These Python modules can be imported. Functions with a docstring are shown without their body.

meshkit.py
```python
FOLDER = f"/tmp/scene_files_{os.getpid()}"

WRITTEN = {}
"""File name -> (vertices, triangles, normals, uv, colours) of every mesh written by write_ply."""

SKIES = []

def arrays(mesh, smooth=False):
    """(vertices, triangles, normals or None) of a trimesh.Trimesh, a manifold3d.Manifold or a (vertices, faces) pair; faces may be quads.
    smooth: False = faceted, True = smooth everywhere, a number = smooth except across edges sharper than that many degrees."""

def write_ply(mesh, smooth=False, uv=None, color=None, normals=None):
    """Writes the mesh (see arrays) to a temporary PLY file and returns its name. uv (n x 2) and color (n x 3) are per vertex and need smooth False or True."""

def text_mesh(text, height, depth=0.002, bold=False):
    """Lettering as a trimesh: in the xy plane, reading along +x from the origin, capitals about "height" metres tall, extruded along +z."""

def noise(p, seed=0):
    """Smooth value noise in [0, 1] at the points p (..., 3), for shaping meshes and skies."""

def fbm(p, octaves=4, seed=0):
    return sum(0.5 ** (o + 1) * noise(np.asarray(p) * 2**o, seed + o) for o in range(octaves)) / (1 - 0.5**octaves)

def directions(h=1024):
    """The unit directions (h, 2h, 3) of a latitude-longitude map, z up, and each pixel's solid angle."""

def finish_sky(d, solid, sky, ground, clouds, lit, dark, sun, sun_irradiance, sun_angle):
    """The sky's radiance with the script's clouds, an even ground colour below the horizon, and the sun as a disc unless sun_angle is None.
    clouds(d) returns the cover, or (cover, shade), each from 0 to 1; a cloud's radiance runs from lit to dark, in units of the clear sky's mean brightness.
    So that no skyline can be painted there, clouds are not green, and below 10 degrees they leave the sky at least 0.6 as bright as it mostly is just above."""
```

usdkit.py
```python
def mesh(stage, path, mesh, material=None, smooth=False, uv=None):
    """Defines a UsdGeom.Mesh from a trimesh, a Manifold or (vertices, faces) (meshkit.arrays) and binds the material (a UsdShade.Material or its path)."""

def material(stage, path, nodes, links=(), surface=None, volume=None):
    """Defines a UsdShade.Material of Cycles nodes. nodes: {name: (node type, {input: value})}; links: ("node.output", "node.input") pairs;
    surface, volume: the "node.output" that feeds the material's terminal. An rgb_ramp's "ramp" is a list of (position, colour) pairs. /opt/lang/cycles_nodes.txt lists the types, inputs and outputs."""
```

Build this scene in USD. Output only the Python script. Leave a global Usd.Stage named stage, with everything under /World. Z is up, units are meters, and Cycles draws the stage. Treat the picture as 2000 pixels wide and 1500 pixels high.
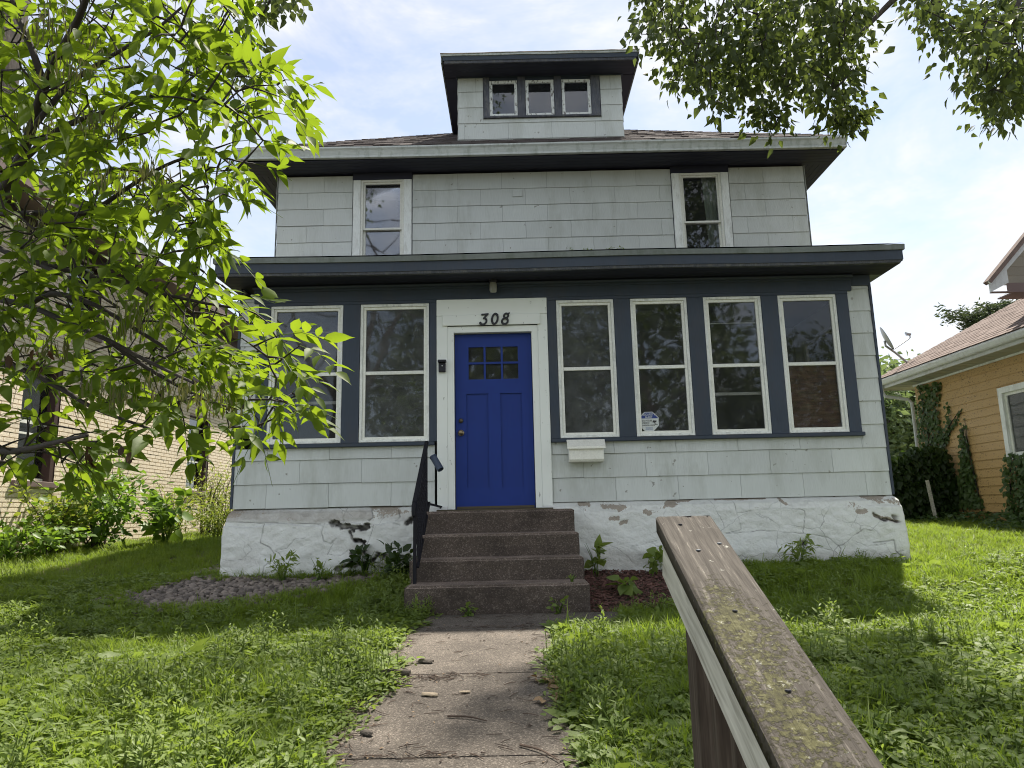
import math, numpy as np, trimesh, usdkit, meshkit
from pxr import Usd, UsdGeom, UsdLux, UsdShade, Gf, Sdf, Vt
from shapely.geometry import Polygon, LineString, Point, box as sbox
from shapely.ops import unary_union
from shapely import contains_xy

stage = Usd.Stage.CreateInMemory()
UsdGeom.SetStageUpAxis(stage, 'Z'); UsdGeom.SetStageMetersPerUnit(stage, 1.0)
world = UsdGeom.Xform.Define(stage, '/World'); stage.SetDefaultPrim(world.GetPrim())
UsdGeom.Scope.Define(stage, '/World/Looks')
RNG = np.random.default_rng(308)

# ------------------------------------------------------------------ camera
PITCH, ROLL, CZ, FPX = math.radians(10.2), math.radians(1.27), 0.89, 1387.0
fw = np.array([0, math.cos(PITCH), math.sin(PITCH)]); up0 = np.array([0, -math.sin(PITCH), math.cos(PITCH)]); rt0 = np.array([1., 0, 0])
rt = rt0 * math.cos(ROLL) - up0 * math.sin(ROLL); up = up0 * math.cos(ROLL) + rt0 * math.sin(ROLL)
EYE = np.array([0, 0, CZ])
cam = UsdGeom.Camera.Define(stage, '/World/camera')
cam.CreateHorizontalApertureAttr(36.0); cam.CreateFocalLengthAttr(36.0 * FPX / 2000.0); cam.CreateClippingRangeAttr((0.05, 2000.0))
m4 = Gf.Matrix4d(1.0)
for i, a in enumerate((rt, up, -fw)):
    m4.SetRow(i, Gf.Vec4d(*map(float, a), 0))
m4.SetRow(3, Gf.Vec4d(*map(float, EYE), 1))
cam.AddTransformOp().Set(m4)
cam.CreateExposureAttr(1.62)
# ------------------------------------------------------------------ sky and sun
SUN_EL, SUN_AZ = math.radians(61), math.radians(28)     # azimuth from +y towards +x
SKY = usdkit.material(stage, '/World/Looks/sky', {
    'tc': ('texture_coordinate', {}),
    'sky': ('sky_texture', {'sky_type': 'single_scattering', 'sun_disc': False, 'sun_elevation': SUN_EL, 'sun_rotation': SUN_AZ, 'aerosol_density': 0.35, 'air_density': 1.0, 'ozone_density': 1.0}),
    'mp': ('mapping', {'scale': (1.0, 1.0, 2.2), 'location': (3.1, 1.7, 0.4)}),
    'n1': ('noise_texture', {'scale': 2.6, 'detail': 8.0, 'roughness': .62, 'distortion': 0.5}),
    'n2': ('noise_texture', {'scale': 9.0, 'detail': 6.0, 'roughness': 0.6}),
    'mx': ('mix_float', {'fac': 0.25}),
    'rp': ('rgb_ramp', {'ramp': [(0.0, (0.15,) * 3), (0.42, (0.22,) * 3), (0.50, (0.48,) * 3), (0.585, (0.92,) * 3), (1.0, (1.0,) * 3)]}),
    'cl': ('mix', {'mix_type': 'mix', 'color2': (3.4, 3.4, 3.45)}),
    'hz': ('hsv', {'hue': 0.5, 'saturation': 0.80, 'value': 0.66, 'fac': 1.0}),
    'bg': ('background_shader', {'strength': 0.1})},
    [('tc.generated', 'mp.vector'), ('mp.vector', 'n1.vector'), ('mp.vector', 'n2.vector'), ('n1.fac', 'mx.a'), ('n2.fac', 'mx.b'),
     ('mx.result', 'rp.fac'), ('rp.color', 'cl.fac'), ('sky.color', 'hz.color'), ('hz.color', 'cl.color1'), ('cl.color', 'bg.color')], surface='bg.background')
dome = UsdLux.DomeLight.Define(stage, '/World/sky')
dome.GetPrim().SetCustomDataByKey('kind', 'structure')
UsdShade.MaterialBindingAPI.Apply(dome.GetPrim()).Bind(SKY)
sun = UsdLux.DistantLight.Define(stage, '/World/sun')
sun.CreateIntensityAttr(0.85); sun.CreateAngleAttr(1.5); sun.CreateColorAttr(Gf.Vec3f(1.0, 0.93, 0.82)); sun.CreateNormalizeAttr(True)
sd = np.array([math.sin(SUN_AZ) * math.cos(SUN_EL), math.cos(SUN_AZ) * math.cos(SUN_EL), math.sin(SUN_EL)])
zc = sd; xc = np.cross([0, 0, 1.0], zc); xc /= np.linalg.norm(xc); yc = np.cross(zc, xc)
ms = Gf.Matrix4d(1.0)
for i, a in enumerate((xc, yc, zc)):
    ms.SetRow(i, Gf.Vec4d(*map(float, a), 0))
sun.AddTransformOp().Set(ms)

# ------------------------------------------------------------------ helpers
def U(px, py, X=None, Y=None, Z=None, w=None):
    """The point of the place seen at a pixel of the 2000x1500 photograph, at a given distance or plane."""
    d = fw + rt * (px - 1000) / FPX - up * (py - 750) / FPX
    t = w if w is not None else (Y - EYE[1]) / d[1] if Y is not None else (Z - EYE[2]) / d[2] if Z is not None else (X - EYE[0]) / d[0]
    return EYE + t * d

def PX(p):
    d = np.asarray(p, float) - EYE; w = d @ fw; w = np.where(np.abs(w) < 1e-3, 1e-3, w)
    return 1000 + FPX * (d @ rt) / w, 750 - FPX * (d @ up) / w, w

_names, _orig = {}, {}
def _path(parent, name):
    base = f'{parent}/{name}'; n = _names.get(base, 0); _names[base] = n + 1
    return base if n == 0 else f'{base}_{n:03d}'

def tag(prim, **kw):
    for k, v in kw.items():
        if v: prim.SetCustomDataByKey(k, v)

def thing(name, label, category, loc=(0, 0, 0), group=None):
    p = _path('/World', name); x = UsdGeom.Xform.Define(stage, p); x.AddTranslateOp().Set(Gf.Vec3d(*map(float, loc)))
    tag(x.GetPrim(), label=label, category=category, group=group); _orig[p] = np.array(loc, float)
    return p

def cat(ms):
    vs, fs, n = [], [], 0
    for v, f in ms:
        v = np.asarray(v, float); f = np.asarray(f, int)
        if f.ndim == 2 and f.shape[1] == 4: f = np.vstack([f[:, [0, 1, 2]], f[:, [0, 2, 3]]])
        vs.append(v); fs.append(f + n); n += len(v)
    return np.vstack(vs), np.vstack(fs)

def part(parent, name, mesh, material, smooth=False, label=None, kind=None, prim=None, group=None):
    p = _path(parent, name)
    if isinstance(mesh, list): mesh = cat(mesh)
    if isinstance(mesh, trimesh.Trimesh): mesh = (np.array(mesh.vertices), np.array(mesh.faces))
    o = _orig.get('/'.join(p.split('/')[:3]) if p.count('/') > 2 else '', np.zeros(3))
    m = usdkit.mesh(stage, p, (np.asarray(mesh[0], float) - o, mesh[1]), material, smooth)
    if prim is not None and not smooth or (prim is not None and smooth is True):
        for k, a in prim.items():
            UsdGeom.PrimvarsAPI(m).CreatePrimvar(k, Sdf.ValueTypeNames.FloatArray, 'vertex').Set(Vt.FloatArray.FromNumpy(np.asarray(a, np.float32)))
    tag(m.GetPrim(), label=label, kind=kind, group=group)
    return p

def single(name, mesh, material, label, category, smooth=False, group=None, kind=None):
    p = part('/World', name, mesh, material, smooth)
    tag(stage.GetPrimAtPath(p), label=label, category=category, group=group, kind=kind)
    return p

def setting(name, mesh, material, smooth=False, kind='structure', label=None):
    p = part('/World', name, mesh, material, smooth); tag(stage.GetPrimAtPath(p), kind=kind, label=label)
    return p

_C = trimesh.convex.convex_hull(np.array([[sx * (1 - .1 * (a != 0)), sy * (1 - .1 * (a != 1)), sz * (1 - .1 * (a != 2))] for a in range(3) for sx in (-1, 1) for sy in (-1, 1) for sz in (-1, 1)]))
_CV, _CF = np.array(_C.vertices), np.array(_C.faces)
_BF = np.array([[0, 2, 3, 1], [4, 5, 7, 6], [0, 1, 5, 4], [2, 6, 7, 3], [0, 4, 6, 2], [1, 3, 7, 5]])
def box(x0, x1, y0, y1, z0, z1, c=0.0):
    h = np.array([x1 - x0, y1 - y0, z1 - z0]) / 2; m = np.array([x1 + x0, y1 + y0, z1 + z0]) / 2
    if c <= 0:
        v = np.array([[sx, sy, sz] for sz in (-1, 1) for sy in (-1, 1) for sx in (-1, 1)]) * h + m
        return v, np.vstack([_BF[:, [0, 1, 2]], _BF[:, [0, 2, 3]]])[:, ::1]
    c = min(c, h.min() * .8)
    s = np.sign(_CV); inner = np.abs(_CV) < .95
    return s * (h - np.where(inner, c, 0)) + m, _CF

def tube(pts, r, n=7, cap=True):
    pts = np.asarray(pts, float); r = np.broadcast_to(np.asarray(r, float), (len(pts),))
    t = np.gradient(pts, axis=0); t /= np.maximum(np.linalg.norm(t, axis=1, keepdims=True), 1e-9)
    u = np.cross(t[0], [0.31, 0.17, 0.93]); u /= np.linalg.norm(u); rings = []
    a = np.arange(n) * 2 * math.pi / n
    for k in range(len(pts)):
        u = u - t[k] * (u @ t[k]); u /= max(np.linalg.norm(u), 1e-9); w = np.cross(t[k], u)
        rings.append(pts[k] + r[k] * (np.cos(a)[:, None] * u + np.sin(a)[:, None] * w))
    v = np.vstack(rings); f = []
    k = np.arange(len(pts) - 1)[:, None] * n; j = np.arange(n)[None]; j2 = (j + 1) % n
    q = np.stack([k + j, k + j2, k + n + j2, k + n + j], -1).reshape(-1, 4)
    f = np.vstack([q[:, [0, 1, 2]], q[:, [0, 2, 3]]])
    if cap:
        e = np.array([[0, i + 1, i] for i in range(1, n - 1)]); L = (len(pts) - 1) * n
        f = np.vstack([f, e, np.array([[L, L + i, L + i + 1] for i in range(1, n - 1)])])
    return v, f

def extrude(poly, a, b, plane='xz'):
    """A shapely polygon in the x,z (or y,z / x,y) plane extruded from a to b along the third axis."""
    out = []
    for g in getattr(poly, 'geoms', [poly]):
        if g.area < 1e-7: continue
        m = trimesh.creation.extrude_polygon(g, b - a, engine='earcut'); v = np.array(m.vertices)
        p, q, h = v[:, 0], v[:, 1], v[:, 2] + a
        w = {'xz': (p, h, q), 'yz': (h, p, q), 'xy': (p, q, h)}[plane]
        f = np.array(m.faces)
        out.append((np.stack(w, 1), f[:, ::-1] if plane == 'xz' else f))
    return cat(out)

def lathe(prof, center, axis='z', n=16):
    prof = np.asarray(prof, float); a = np.arange(n) * 2 * math.pi / n
    v = np.concatenate([np.stack([r * np.cos(a), r * np.sin(a), np.full(n, z)], 1) for r, z in prof])
    if axis == 'y': v = v[:, [0, 2, 1]] * [1, -1, 1]
    k = np.arange(len(prof) - 1)[:, None] * n; j = np.arange(n)[None]; j2 = (j + 1) % n
    q = np.stack([k + j, k + j2, k + n + j2, k + n + j], -1).reshape(-1, 4)
    return v + np.asarray(center, float), np.vstack([q[:, [0, 1, 2]], q[:, [0, 2, 3]]])

def gridmesh(P):
    nu, nv = P.shape[:2]; i = np.arange(nu - 1)[:, None] * nv + np.arange(nv - 1)[None]
    q = np.stack([i, i + nv, i + nv + 1, i + 1], -1).reshape(-1, 4)
    return P.reshape(-1, 3), np.vstack([q[:, [0, 1, 2]], q[:, [0, 2, 3]]])

def norm(a):
    a = np.asarray(a, float); return a / np.maximum(np.linalg.norm(a, axis=-1, keepdims=True), 1e-9)

def leaf_shape(st, wd, droop=.25, fold=.25):
    """Leaf of unit length along x: stations st, half widths wd; folded along the midrib and drooping."""
    v, f = [], []
    for s, w in zip(st, wd):
        z = -droop * s * s
        v += [[s, w, z + fold * w], [s, 0, z], [s, -w, z + fold * w]]
    for k in range(len(st) - 1):
        a, b = 3 * k, 3 * k + 3
        f += [[a, a + 1, b + 1], [a, b + 1, b], [a + 1, a + 2, b + 2], [a + 1, b + 2, b + 1]]
    v, f = np.array(v, float), np.array(f)
    ar = np.linalg.norm(np.cross(v[f[:, 1]] - v[f[:, 0]], v[f[:, 2]] - v[f[:, 0]]), axis=1)
    return v, f[ar > 1e-9]

ASH = leaf_shape([0, .15, .40, .68, .86, 1], [0, .14, .195, .115, .03, 0], .24, .3)
MAPLE = leaf_shape([0, .28, .6, 1], [0, .30, .20, 0], .25, .3)
OVAL = leaf_shape([0, .3, .7, 1], [0, .28, .24, 0], .25, .25)
NARROW = leaf_shape([0, .35, .75, 1], [0, .16, .1, 0], .25, .25)
HEART = leaf_shape([-.08, .12, .45, .8, 1], [.16, .42, .38, .15, 0], .2, .15)
DIAM = leaf_shape([0, .42, 1], [0, .27, 0], .2, .3)

def leaves(T, pos, d, n, size):
    """One joined mesh: a copy of the leaf T at every pos, along d, facing n, of the given sizes."""
    d = norm(d); s = norm(np.cross(n, d)); n = np.cross(d, s); v, f = T
    V = pos[:, None] + size[:, None, None] * (v[None, :, :1] * d[:, None] + v[None, :, 1:2] * s[:, None] + v[None, :, 2:] * n[:, None])
    return V.reshape(-1, 3), (f[None] + np.arange(len(pos))[:, None, None] * len(v)).reshape(-1, 3)

def rnd_dir(n, rng, zlo=-1, zhi=1):
    a = rng.uniform(0, 2 * math.pi, n); z = rng.uniform(zlo, zhi, n); r = np.sqrt(np.maximum(0, 1 - z * z))
    return np.stack([r * np.cos(a), r * np.sin(a), z], 1)

# ------------------------------------------------------------------ materials
def mat(name, nodes, links, surface='p.BSDF', volume=None):
    return usdkit.material(stage, '/World/Looks/' + name, nodes, links, surface=surface, volume=volume)

def paint(name, c, rough=.55, var=.18, scale=3.0, bump=.15, bscale=60.0, grain=(1, 1, 1), rand=.08, dirt=None, dirt_amt=.5, dscale=2.0, spec=.4, fine=.1, chips=None):
    """Painted or plain surface: base colour with broad and fine variation, a per-piece shift, stains and a fine relief."""
    N = {'g': ('geometry', {}), 'mp': ('mapping', {'scale': grain}), 'n': ('noise_texture', {'scale': scale, 'detail': 5.0, 'roughness': .6}),
         'nf': ('noise_texture', {'scale': bscale, 'detail': 4.0, 'roughness': .6}), 'oi': ('object_info', {}),
         'r1': ('map_range', {'from_min': .25, 'from_max': .75, 'to_min': 1 - var, 'to_max': 1 + var}),
         'r2': ('map_range', {'from_min': .25, 'from_max': .75, 'to_min': 1 - fine, 'to_max': 1 + fine}),
         'r3': ('map_range', {'from_min': 0., 'from_max': 1., 'to_min': 1 - rand, 'to_max': 1 + rand}),
         'm1': ('math', {'math_type': 'multiply'}), 'm2': ('math', {'math_type': 'multiply'}),
         'c': ('vector_math', {'math_type': 'scale', 'vector1': c}), 'b': ('bump', {'strength': bump, 'distance': .01}),
         'p': ('principled_bsdf', {'roughness': rough, 'specular_ior_level': spec})}
    L = [('g.position', 'mp.vector'), ('g.position', 'n.vector'), ('mp.vector', 'nf.vector'), ('n.fac', 'r1.value'), ('nf.fac', 'r2.value'), ('oi.random', 'r3.value'),
         ('r1.result', 'm1.value1'), ('r2.result', 'm1.value2'), ('m1.value', 'm2.value1'), ('r3.result', 'm2.value2'), ('m2.value', 'c.scale'),
         ('nf.fac', 'b.height'), ('b.normal', 'p.normal')]
    out = 'c.vector'
    if chips:                                                            # small bare spots where the paint has come off
        N |= {'hn': ('noise_texture', {'scale': 13., 'detail': 5., 'roughness': .55}), 'hm': ('noise_texture', {'scale': .9, 'detail': 2.}), 'ha': ('math', {'math_type': 'multiply_add', 'value2': .16}),
              'hr': ('rgb_ramp', {'ramp': [(0, (0,) * 3), (.755, (0,) * 3), (.775, (.75,) * 3), (1, (.75,) * 3)]}), 'hx': ('mix', {'color2': chips})}
        L += [('g.position', 'hn.vector'), ('g.position', 'hm.vector'), ('hm.fac', 'ha.value1'), ('hn.fac', 'ha.value3'), ('ha.value', 'hr.fac'), ('hr.color', 'hx.fac'), ('c.vector', 'hx.color1')]; out = 'hx.color'
    if dirt:
        N |= {'dn': ('noise_texture', {'scale': dscale, 'detail': 8.0, 'roughness': .7}), 'dm': ('mapping', {'scale': (1.6, 1.6, .45)}),
              'dr': ('rgb_ramp', {'ramp': [(0, (0,) * 3), (.5, (0,) * 3), (.66, (dirt_amt,) * 3), (1, (dirt_amt,) * 3)]}), 'dx': ('mix', {'color2': dirt})}
        L += [('g.position', 'dm.vector'), ('dm.vector', 'dn.vector'), ('dn.fac', 'dr.fac'), ('dr.color', 'dx.fac'), (out, 'dx.color1'), ('dx.color', 'p.base_color')]
    else:
        L += [(out, 'p.base_color')]
    return mat(name, N, L)

def leafmat(name, c1, c2, trans, tw=.42, rough=.45, rand=True, scale=1.3):
    """Leaves: colour between c1 and c2 per leaf and per clump, with light shining through."""
    N = {'g': ('geometry', {}), 'n': ('noise_texture', {'scale': scale, 'detail': 3.0}), 'oi': ('object_info', {}),
         'a': ('math', {'math_type': 'multiply_add', 'value2': .55, 'value3': 0.0}), 'a2': ('math', {'math_type': 'multiply_add', 'value2': .5, 'value3': -.05}), 'a3': ('math', {'math_type': 'multiply_add', 'value2': .25}),
         's': ('math', {'math_type': 'add', 'use_clamp': True}), 's2': ('math', {'math_type': 'add', 'use_clamp': True}),
         'mx': ('mix', {'color1': c1, 'color2': c2}), 'mt': ('mix', {'mix_type': 'multiply', 'fac': 1.0, 'color2': trans}),
         'p': ('principled_bsdf', {'roughness': rough, 'specular_ior_level': .35}), 't': ('translucent_bsdf', {}), 'x': ('mix_closure', {'fac': tw})}
    L = [('g.position', 'n.vector'), ('n.fac', 'a.value1'), ('g.random_per_island', 'a2.value1'), ('oi.random', 'a3.value1'), ('a.value', 's.value1'), ('a2.value', 's.value2'),
         ('s.value', 'a3.value3'), ('a3.value', 'mx.fac'), ('mx.color', 'p.base_color'), ('mx.color', 'mt.color1'), ('mt.color', 't.color'), ('p.BSDF', 'x.closure1'), ('t.BSDF', 'x.closure2')]
    N.pop('s2')
    return mat(name, N, L, 'x.closure')

M = {}
M['siding'] = paint('siding_grey_green', (.555, .585, .560), .6, .06, 1.2, .36, 26, (6, 1, .25), .045, (.36, .38, .33), .5, 1.6, fine=.045, chips=(.20, .19, .16))
M['siding_flat'] = M['siding']
M['navy'] = paint('navy_trim', (.034, .047, .067), .5, .12, 2.0, .12, 40, (3, 3, .4), .06, (.05, .052, .06), .5, 3.0)
M['navy_worn'] = paint('worn_navy_trim', (.075, .080, .098), .7, .3, 6.0, .6, 90, (1, 1, .12), .1, (.16, .16, .155), .8, 10.0, fine=.4)
M['soffit'] = paint('dark_soffit', (.022, .024, .042), .6, .15, 3.0, .15, 50, (1, 1, 1), .12)
M['gutter'] = paint('painted_gutter', (.48, .51, .49), .5, .08, 1.5, .05, 30, (.3, 1, 1), .03, (.22, .25, .21), .6, 5.0)
M['drip'] = paint('grey_green_drip_edge', (.16, .18, .17), .5, .2, 2.0, .05, 30, (1, 1, 1), .05, (.09, .11, .085), .7, 4.0)
M['white'] = paint('old_white_paint', (.76, .79, .76), .5, .06, 2.0, .25, 35, (3, 3, .5), .05, (.40, .40, .35), .55, 7.0)
M['white_frame'] = paint('white_window_frame', (.72, .74, .69), .45, .07, 2.0, .08, 40, (1, 1, 1), .05, (.33, .34, .31), .5, 9.0)
M['cream'] = paint('cream_frame', (.75, .76, .69), .45, .07, 2.0, .08, 40)
def peeled(name, c, under, thr, scale):
    return mat(name, {'g': ('geometry', {}), 'mp': ('mapping', {'scale': (1.6, 1.6, .7)}), 'n': ('noise_texture', {'scale': scale, 'detail': 8.0, 'roughness': .7}),
        'r': ('rgb_ramp', {'ramp': [(0, (0,) * 3), (thr - .02, (0,) * 3), (thr + .02, (1,) * 3), (1, (1,) * 3)]}),
        'n2': ('noise_texture', {'scale': 70., 'detail': 4.}), 'ux': ('mix', {'color1': under, 'color2': tuple(.45 * x for x in under)}),
        'm': ('mix', {'color1': c}), 'b': ('bump', {'strength': .5, 'distance': .004, 'invert': True}), 'p': ('principled_bsdf', {'roughness': .6})},
        [('g.position', 'mp.vector'), ('mp.vector', 'n.vector'), ('g.position', 'n2.vector'), ('n2.fac', 'ux.fac'), ('n.fac', 'r.fac'), ('r.color', 'm.fac'), ('ux.color', 'm.color2'), ('m.color', 'p.base_color'), ('r.color', 'b.height'), ('b.normal', 'p.normal')])
M['peel_white'] = peeled('peeling_white_paint', (.72, .75, .73), (.13, .11, .10), .57, 26.)
M['casing'] = peeled('chipped_white_casing', (.75, .78, .73), (.22, .2, .17), .665, 17.)
def wear(name, c, under, dark, grime):
    """Masonry paint with the wear, grime, cracks and bare patches that the mesh carries in its primvars, and hairline cracks of its own."""
    return mat(name, {'g': ('geometry', {}), 'w': ('attribute', {'attribute': 'wear'}), 'k': ('attribute', {'attribute': 'crack'}), 'q': ('attribute', {'attribute': 'grime'}),
        'n': ('noise_texture', {'scale': 7., 'detail': 8., 'roughness': .65}), 'nf': ('noise_texture', {'scale': 45., 'detail': 6., 'roughness': .7}), 'nt': ('noise_texture', {'scale': 11., 'detail': 7., 'roughness': .72, 'distortion': .6}),
        'nw': ('math', {'math_type': 'multiply_add', 'value2': 1.1, 'value3': -.55}), 'ad': ('math', {'math_type': 'add'}),
        'r': ('rgb_ramp', {'ramp': [(0, (0,) * 3), (.47, (0,) * 3), (.53, (1,) * 3), (1, (1,) * 3)]}),
        'vn': ('noise_texture', {'scale': 3., 'detail': 4.}), 'vm': ('mix', {'mix_type': 'linear_light', 'fac': .12}), 'v': ('voronoi_texture', {'scale': 2.6, 'feature': 'distance_to_edge'}),
        'vr': ('rgb_ramp', {'ramp': [(0, (.75,) * 3), (.006, (.5,) * 3), (.014, (0,) * 3), (1, (0,) * 3)]}), 'v2': ('noise_texture', {'scale': 1.7, 'detail': 3.}), 'v2r': ('rgb_ramp', {'ramp': [(0, (0,) * 3), (.48, (0,) * 3), (.60, (.7,) * 3), (1, (.7,) * 3)]}),
        'vk': ('math', {'math_type': 'multiply'}), 'kk': ('math', {'math_type': 'maximum'}),
        'qn': ('math', {'math_type': 'multiply_add', 'value2': 1.6, 'value3': -.8}), 'qa': ('math', {'math_type': 'add', 'use_clamp': True}), 'qm': ('math', {'math_type': 'multiply', 'use_clamp': True}),
        'c1': ('mix', {'color1': tuple(.84 * x for x in c), 'color2': tuple(min(1, 1.1 * x) for x in c)}), 'u1': ('mix', {'color1': tuple(.7 * x for x in under), 'color2': tuple(1.35 * x for x in under)}), 'g1': ('mix', {'color2': grime}),
        'm': ('mix', {}), 'm2': ('mix', {'color2': dark}), 'bh': ('math', {'math_type': 'multiply_add', 'value2': 1.6}), 'b': ('bump', {'strength': .8, 'distance': .012}), 'p': ('principled_bsdf', {'roughness': .8, 'specular_ior_level': .25})},
        [('g.position', 'n.vector'), ('g.position', 'nf.vector'), ('g.position', 'nt.vector'), ('g.position', 'vn.vector'), ('g.position', 'v2.vector'), ('g.position', 'vm.color1'), ('vn.color', 'vm.color2'), ('vm.color', 'v.vector'), ('v.distance', 'vr.fac'), ('v2.fac', 'v2r.fac'), ('vr.color', 'vk.value1'), ('v2r.color', 'vk.value2'), ('vk.value', 'kk.value1'), ('k.fac', 'kk.value2'),
         ('nf.fac', 'nw.value1'), ('nw.value', 'ad.value1'), ('w.fac', 'ad.value2'), ('ad.value', 'r.fac'), ('n.fac', 'c1.fac'), ('nf.fac', 'u1.fac'), ('nt.fac', 'qn.value1'), ('qn.value', 'qa.value1'), ('q.fac', 'qa.value2'), ('qa.value', 'qm.value1'), ('q.fac', 'qm.value2'), ('qm.value', 'g1.fac'), ('c1.color', 'g1.color1'),
         ('g1.color', 'm.color1'), ('u1.color', 'm.color2'), ('r.color', 'm.fac'), ('m.color', 'm2.color1'), ('kk.value', 'm2.fac'), ('m2.color', 'p.base_color'), ('nt.fac', 'bh.value1'), ('nf.fac', 'bh.value3'), ('bh.value', 'b.height'), ('b.normal', 'p.normal')])
M['stucco'] = wear('painted_stucco', (.74, .755, .72), (.34, .30, .25), (.03, .028, .026), (.42, .40, .365))
def speckle(name, base, light, dark, sc=120., amt=.5, rough=.85, bump=.5, broad=.25, top_light=1.0):
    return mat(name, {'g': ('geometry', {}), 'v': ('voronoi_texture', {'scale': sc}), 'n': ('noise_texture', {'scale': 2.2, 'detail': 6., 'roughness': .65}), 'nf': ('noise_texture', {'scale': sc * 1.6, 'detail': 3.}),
        'sc': ('separate_color', {}), 'r': ('rgb_ramp', {'ramp': [(0, dark), (.35, base), (.80, base), (.9, light), (1, light)]}), 'sn': ('separate_xyz', {}), 'tr': ('map_range', {'from_min': .25, 'from_max': .9, 'to_min': 1., 'to_max': top_light, 'clamp': True}), 'tm': ('math', {'math_type': 'multiply'}),
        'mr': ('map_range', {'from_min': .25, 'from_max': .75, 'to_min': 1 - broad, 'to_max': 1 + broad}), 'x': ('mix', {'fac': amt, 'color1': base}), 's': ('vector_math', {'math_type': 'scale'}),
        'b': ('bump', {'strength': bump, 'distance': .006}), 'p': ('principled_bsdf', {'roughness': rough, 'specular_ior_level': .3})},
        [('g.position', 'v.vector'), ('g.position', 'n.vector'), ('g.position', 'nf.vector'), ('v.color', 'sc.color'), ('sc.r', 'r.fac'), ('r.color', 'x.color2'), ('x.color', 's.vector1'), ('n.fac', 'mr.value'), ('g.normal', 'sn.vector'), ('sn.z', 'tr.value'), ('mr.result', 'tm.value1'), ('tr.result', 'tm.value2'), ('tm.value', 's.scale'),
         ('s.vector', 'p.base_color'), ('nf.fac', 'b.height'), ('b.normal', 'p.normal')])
M['steps'] = speckle('exposed_aggregate_steps', (.075, .058, .047), (.17, .14, .115), (.042, .033, .027), 120., .75, bump=.9, broad=.5, top_light=2.5)  # upward faces lightened: sky light and foot wear painted into the colour
M['path'] = speckle('worn_concrete_path', (.108, .092, .076), (.225, .195, .16), (.052, .043, .034), 150., .85, bump=.7, broad=.38)
M['door'] = paint('blue_door_paint', (.004, .027, .19), .5, .05, 2., .06, 120, (1, 1, .1), 0, fine=.05)
M['door_panel'] = paint('blue_door_panel', (.004, .026, .183), .5, .05, 2., .06, 120, (1, 1, .1), 0, fine=.05)
M['black'] = paint('black_metal', (.012, .012, .016), .4, .2, 8., .15, 90)
M['iron'] = paint('wrought_iron', (.010, .010, .014), .6, .2, 8., .1, 90, spec=.2)
M['brass'] = mat('aged_brass', {'p': ('principled_bsdf', {'base_color': (.30, .24, .15), 'metallic': 1., 'roughness': .35})}, [])
M['bronze'] = mat('dark_bronze', {'p': ('principled_bsdf', {'base_color': (.10, .085, .06), 'metallic': .8, 'roughness': .45})}, [])
M['dark_room'] = paint('dark_interior', (.045, .043, .045), .8, .2, 1.)
M['porch_wall'] = paint('porch_interior_wall', (.16, .165, .15), .8, .1, 1.)
M['porch_side'] = paint('porch_side_wall', (.6, .6, .52), .8, .05, 1.)
M['curtain'] = paint('curtain_cloth', (.36, .44, .38), .9, .15, 9., .2, 60, (8, 8, .3))
M['blind'] = paint('window_blind', (.45, .47, .52), .7, .05, 2.)
M['metal'] = mat('grey_metal', {'p': ('principled_bsdf', {'base_color': (.35, .36, .37), 'metallic': .6, 'roughness': .45})}, [])
M['mailbox'] = paint('mailbox_enamel', (.80, .80, .72), .4, .03, 3., .0, 60, dirt=(.5, .46, .38), dirt_amt=.15, dscale=9.)
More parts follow.
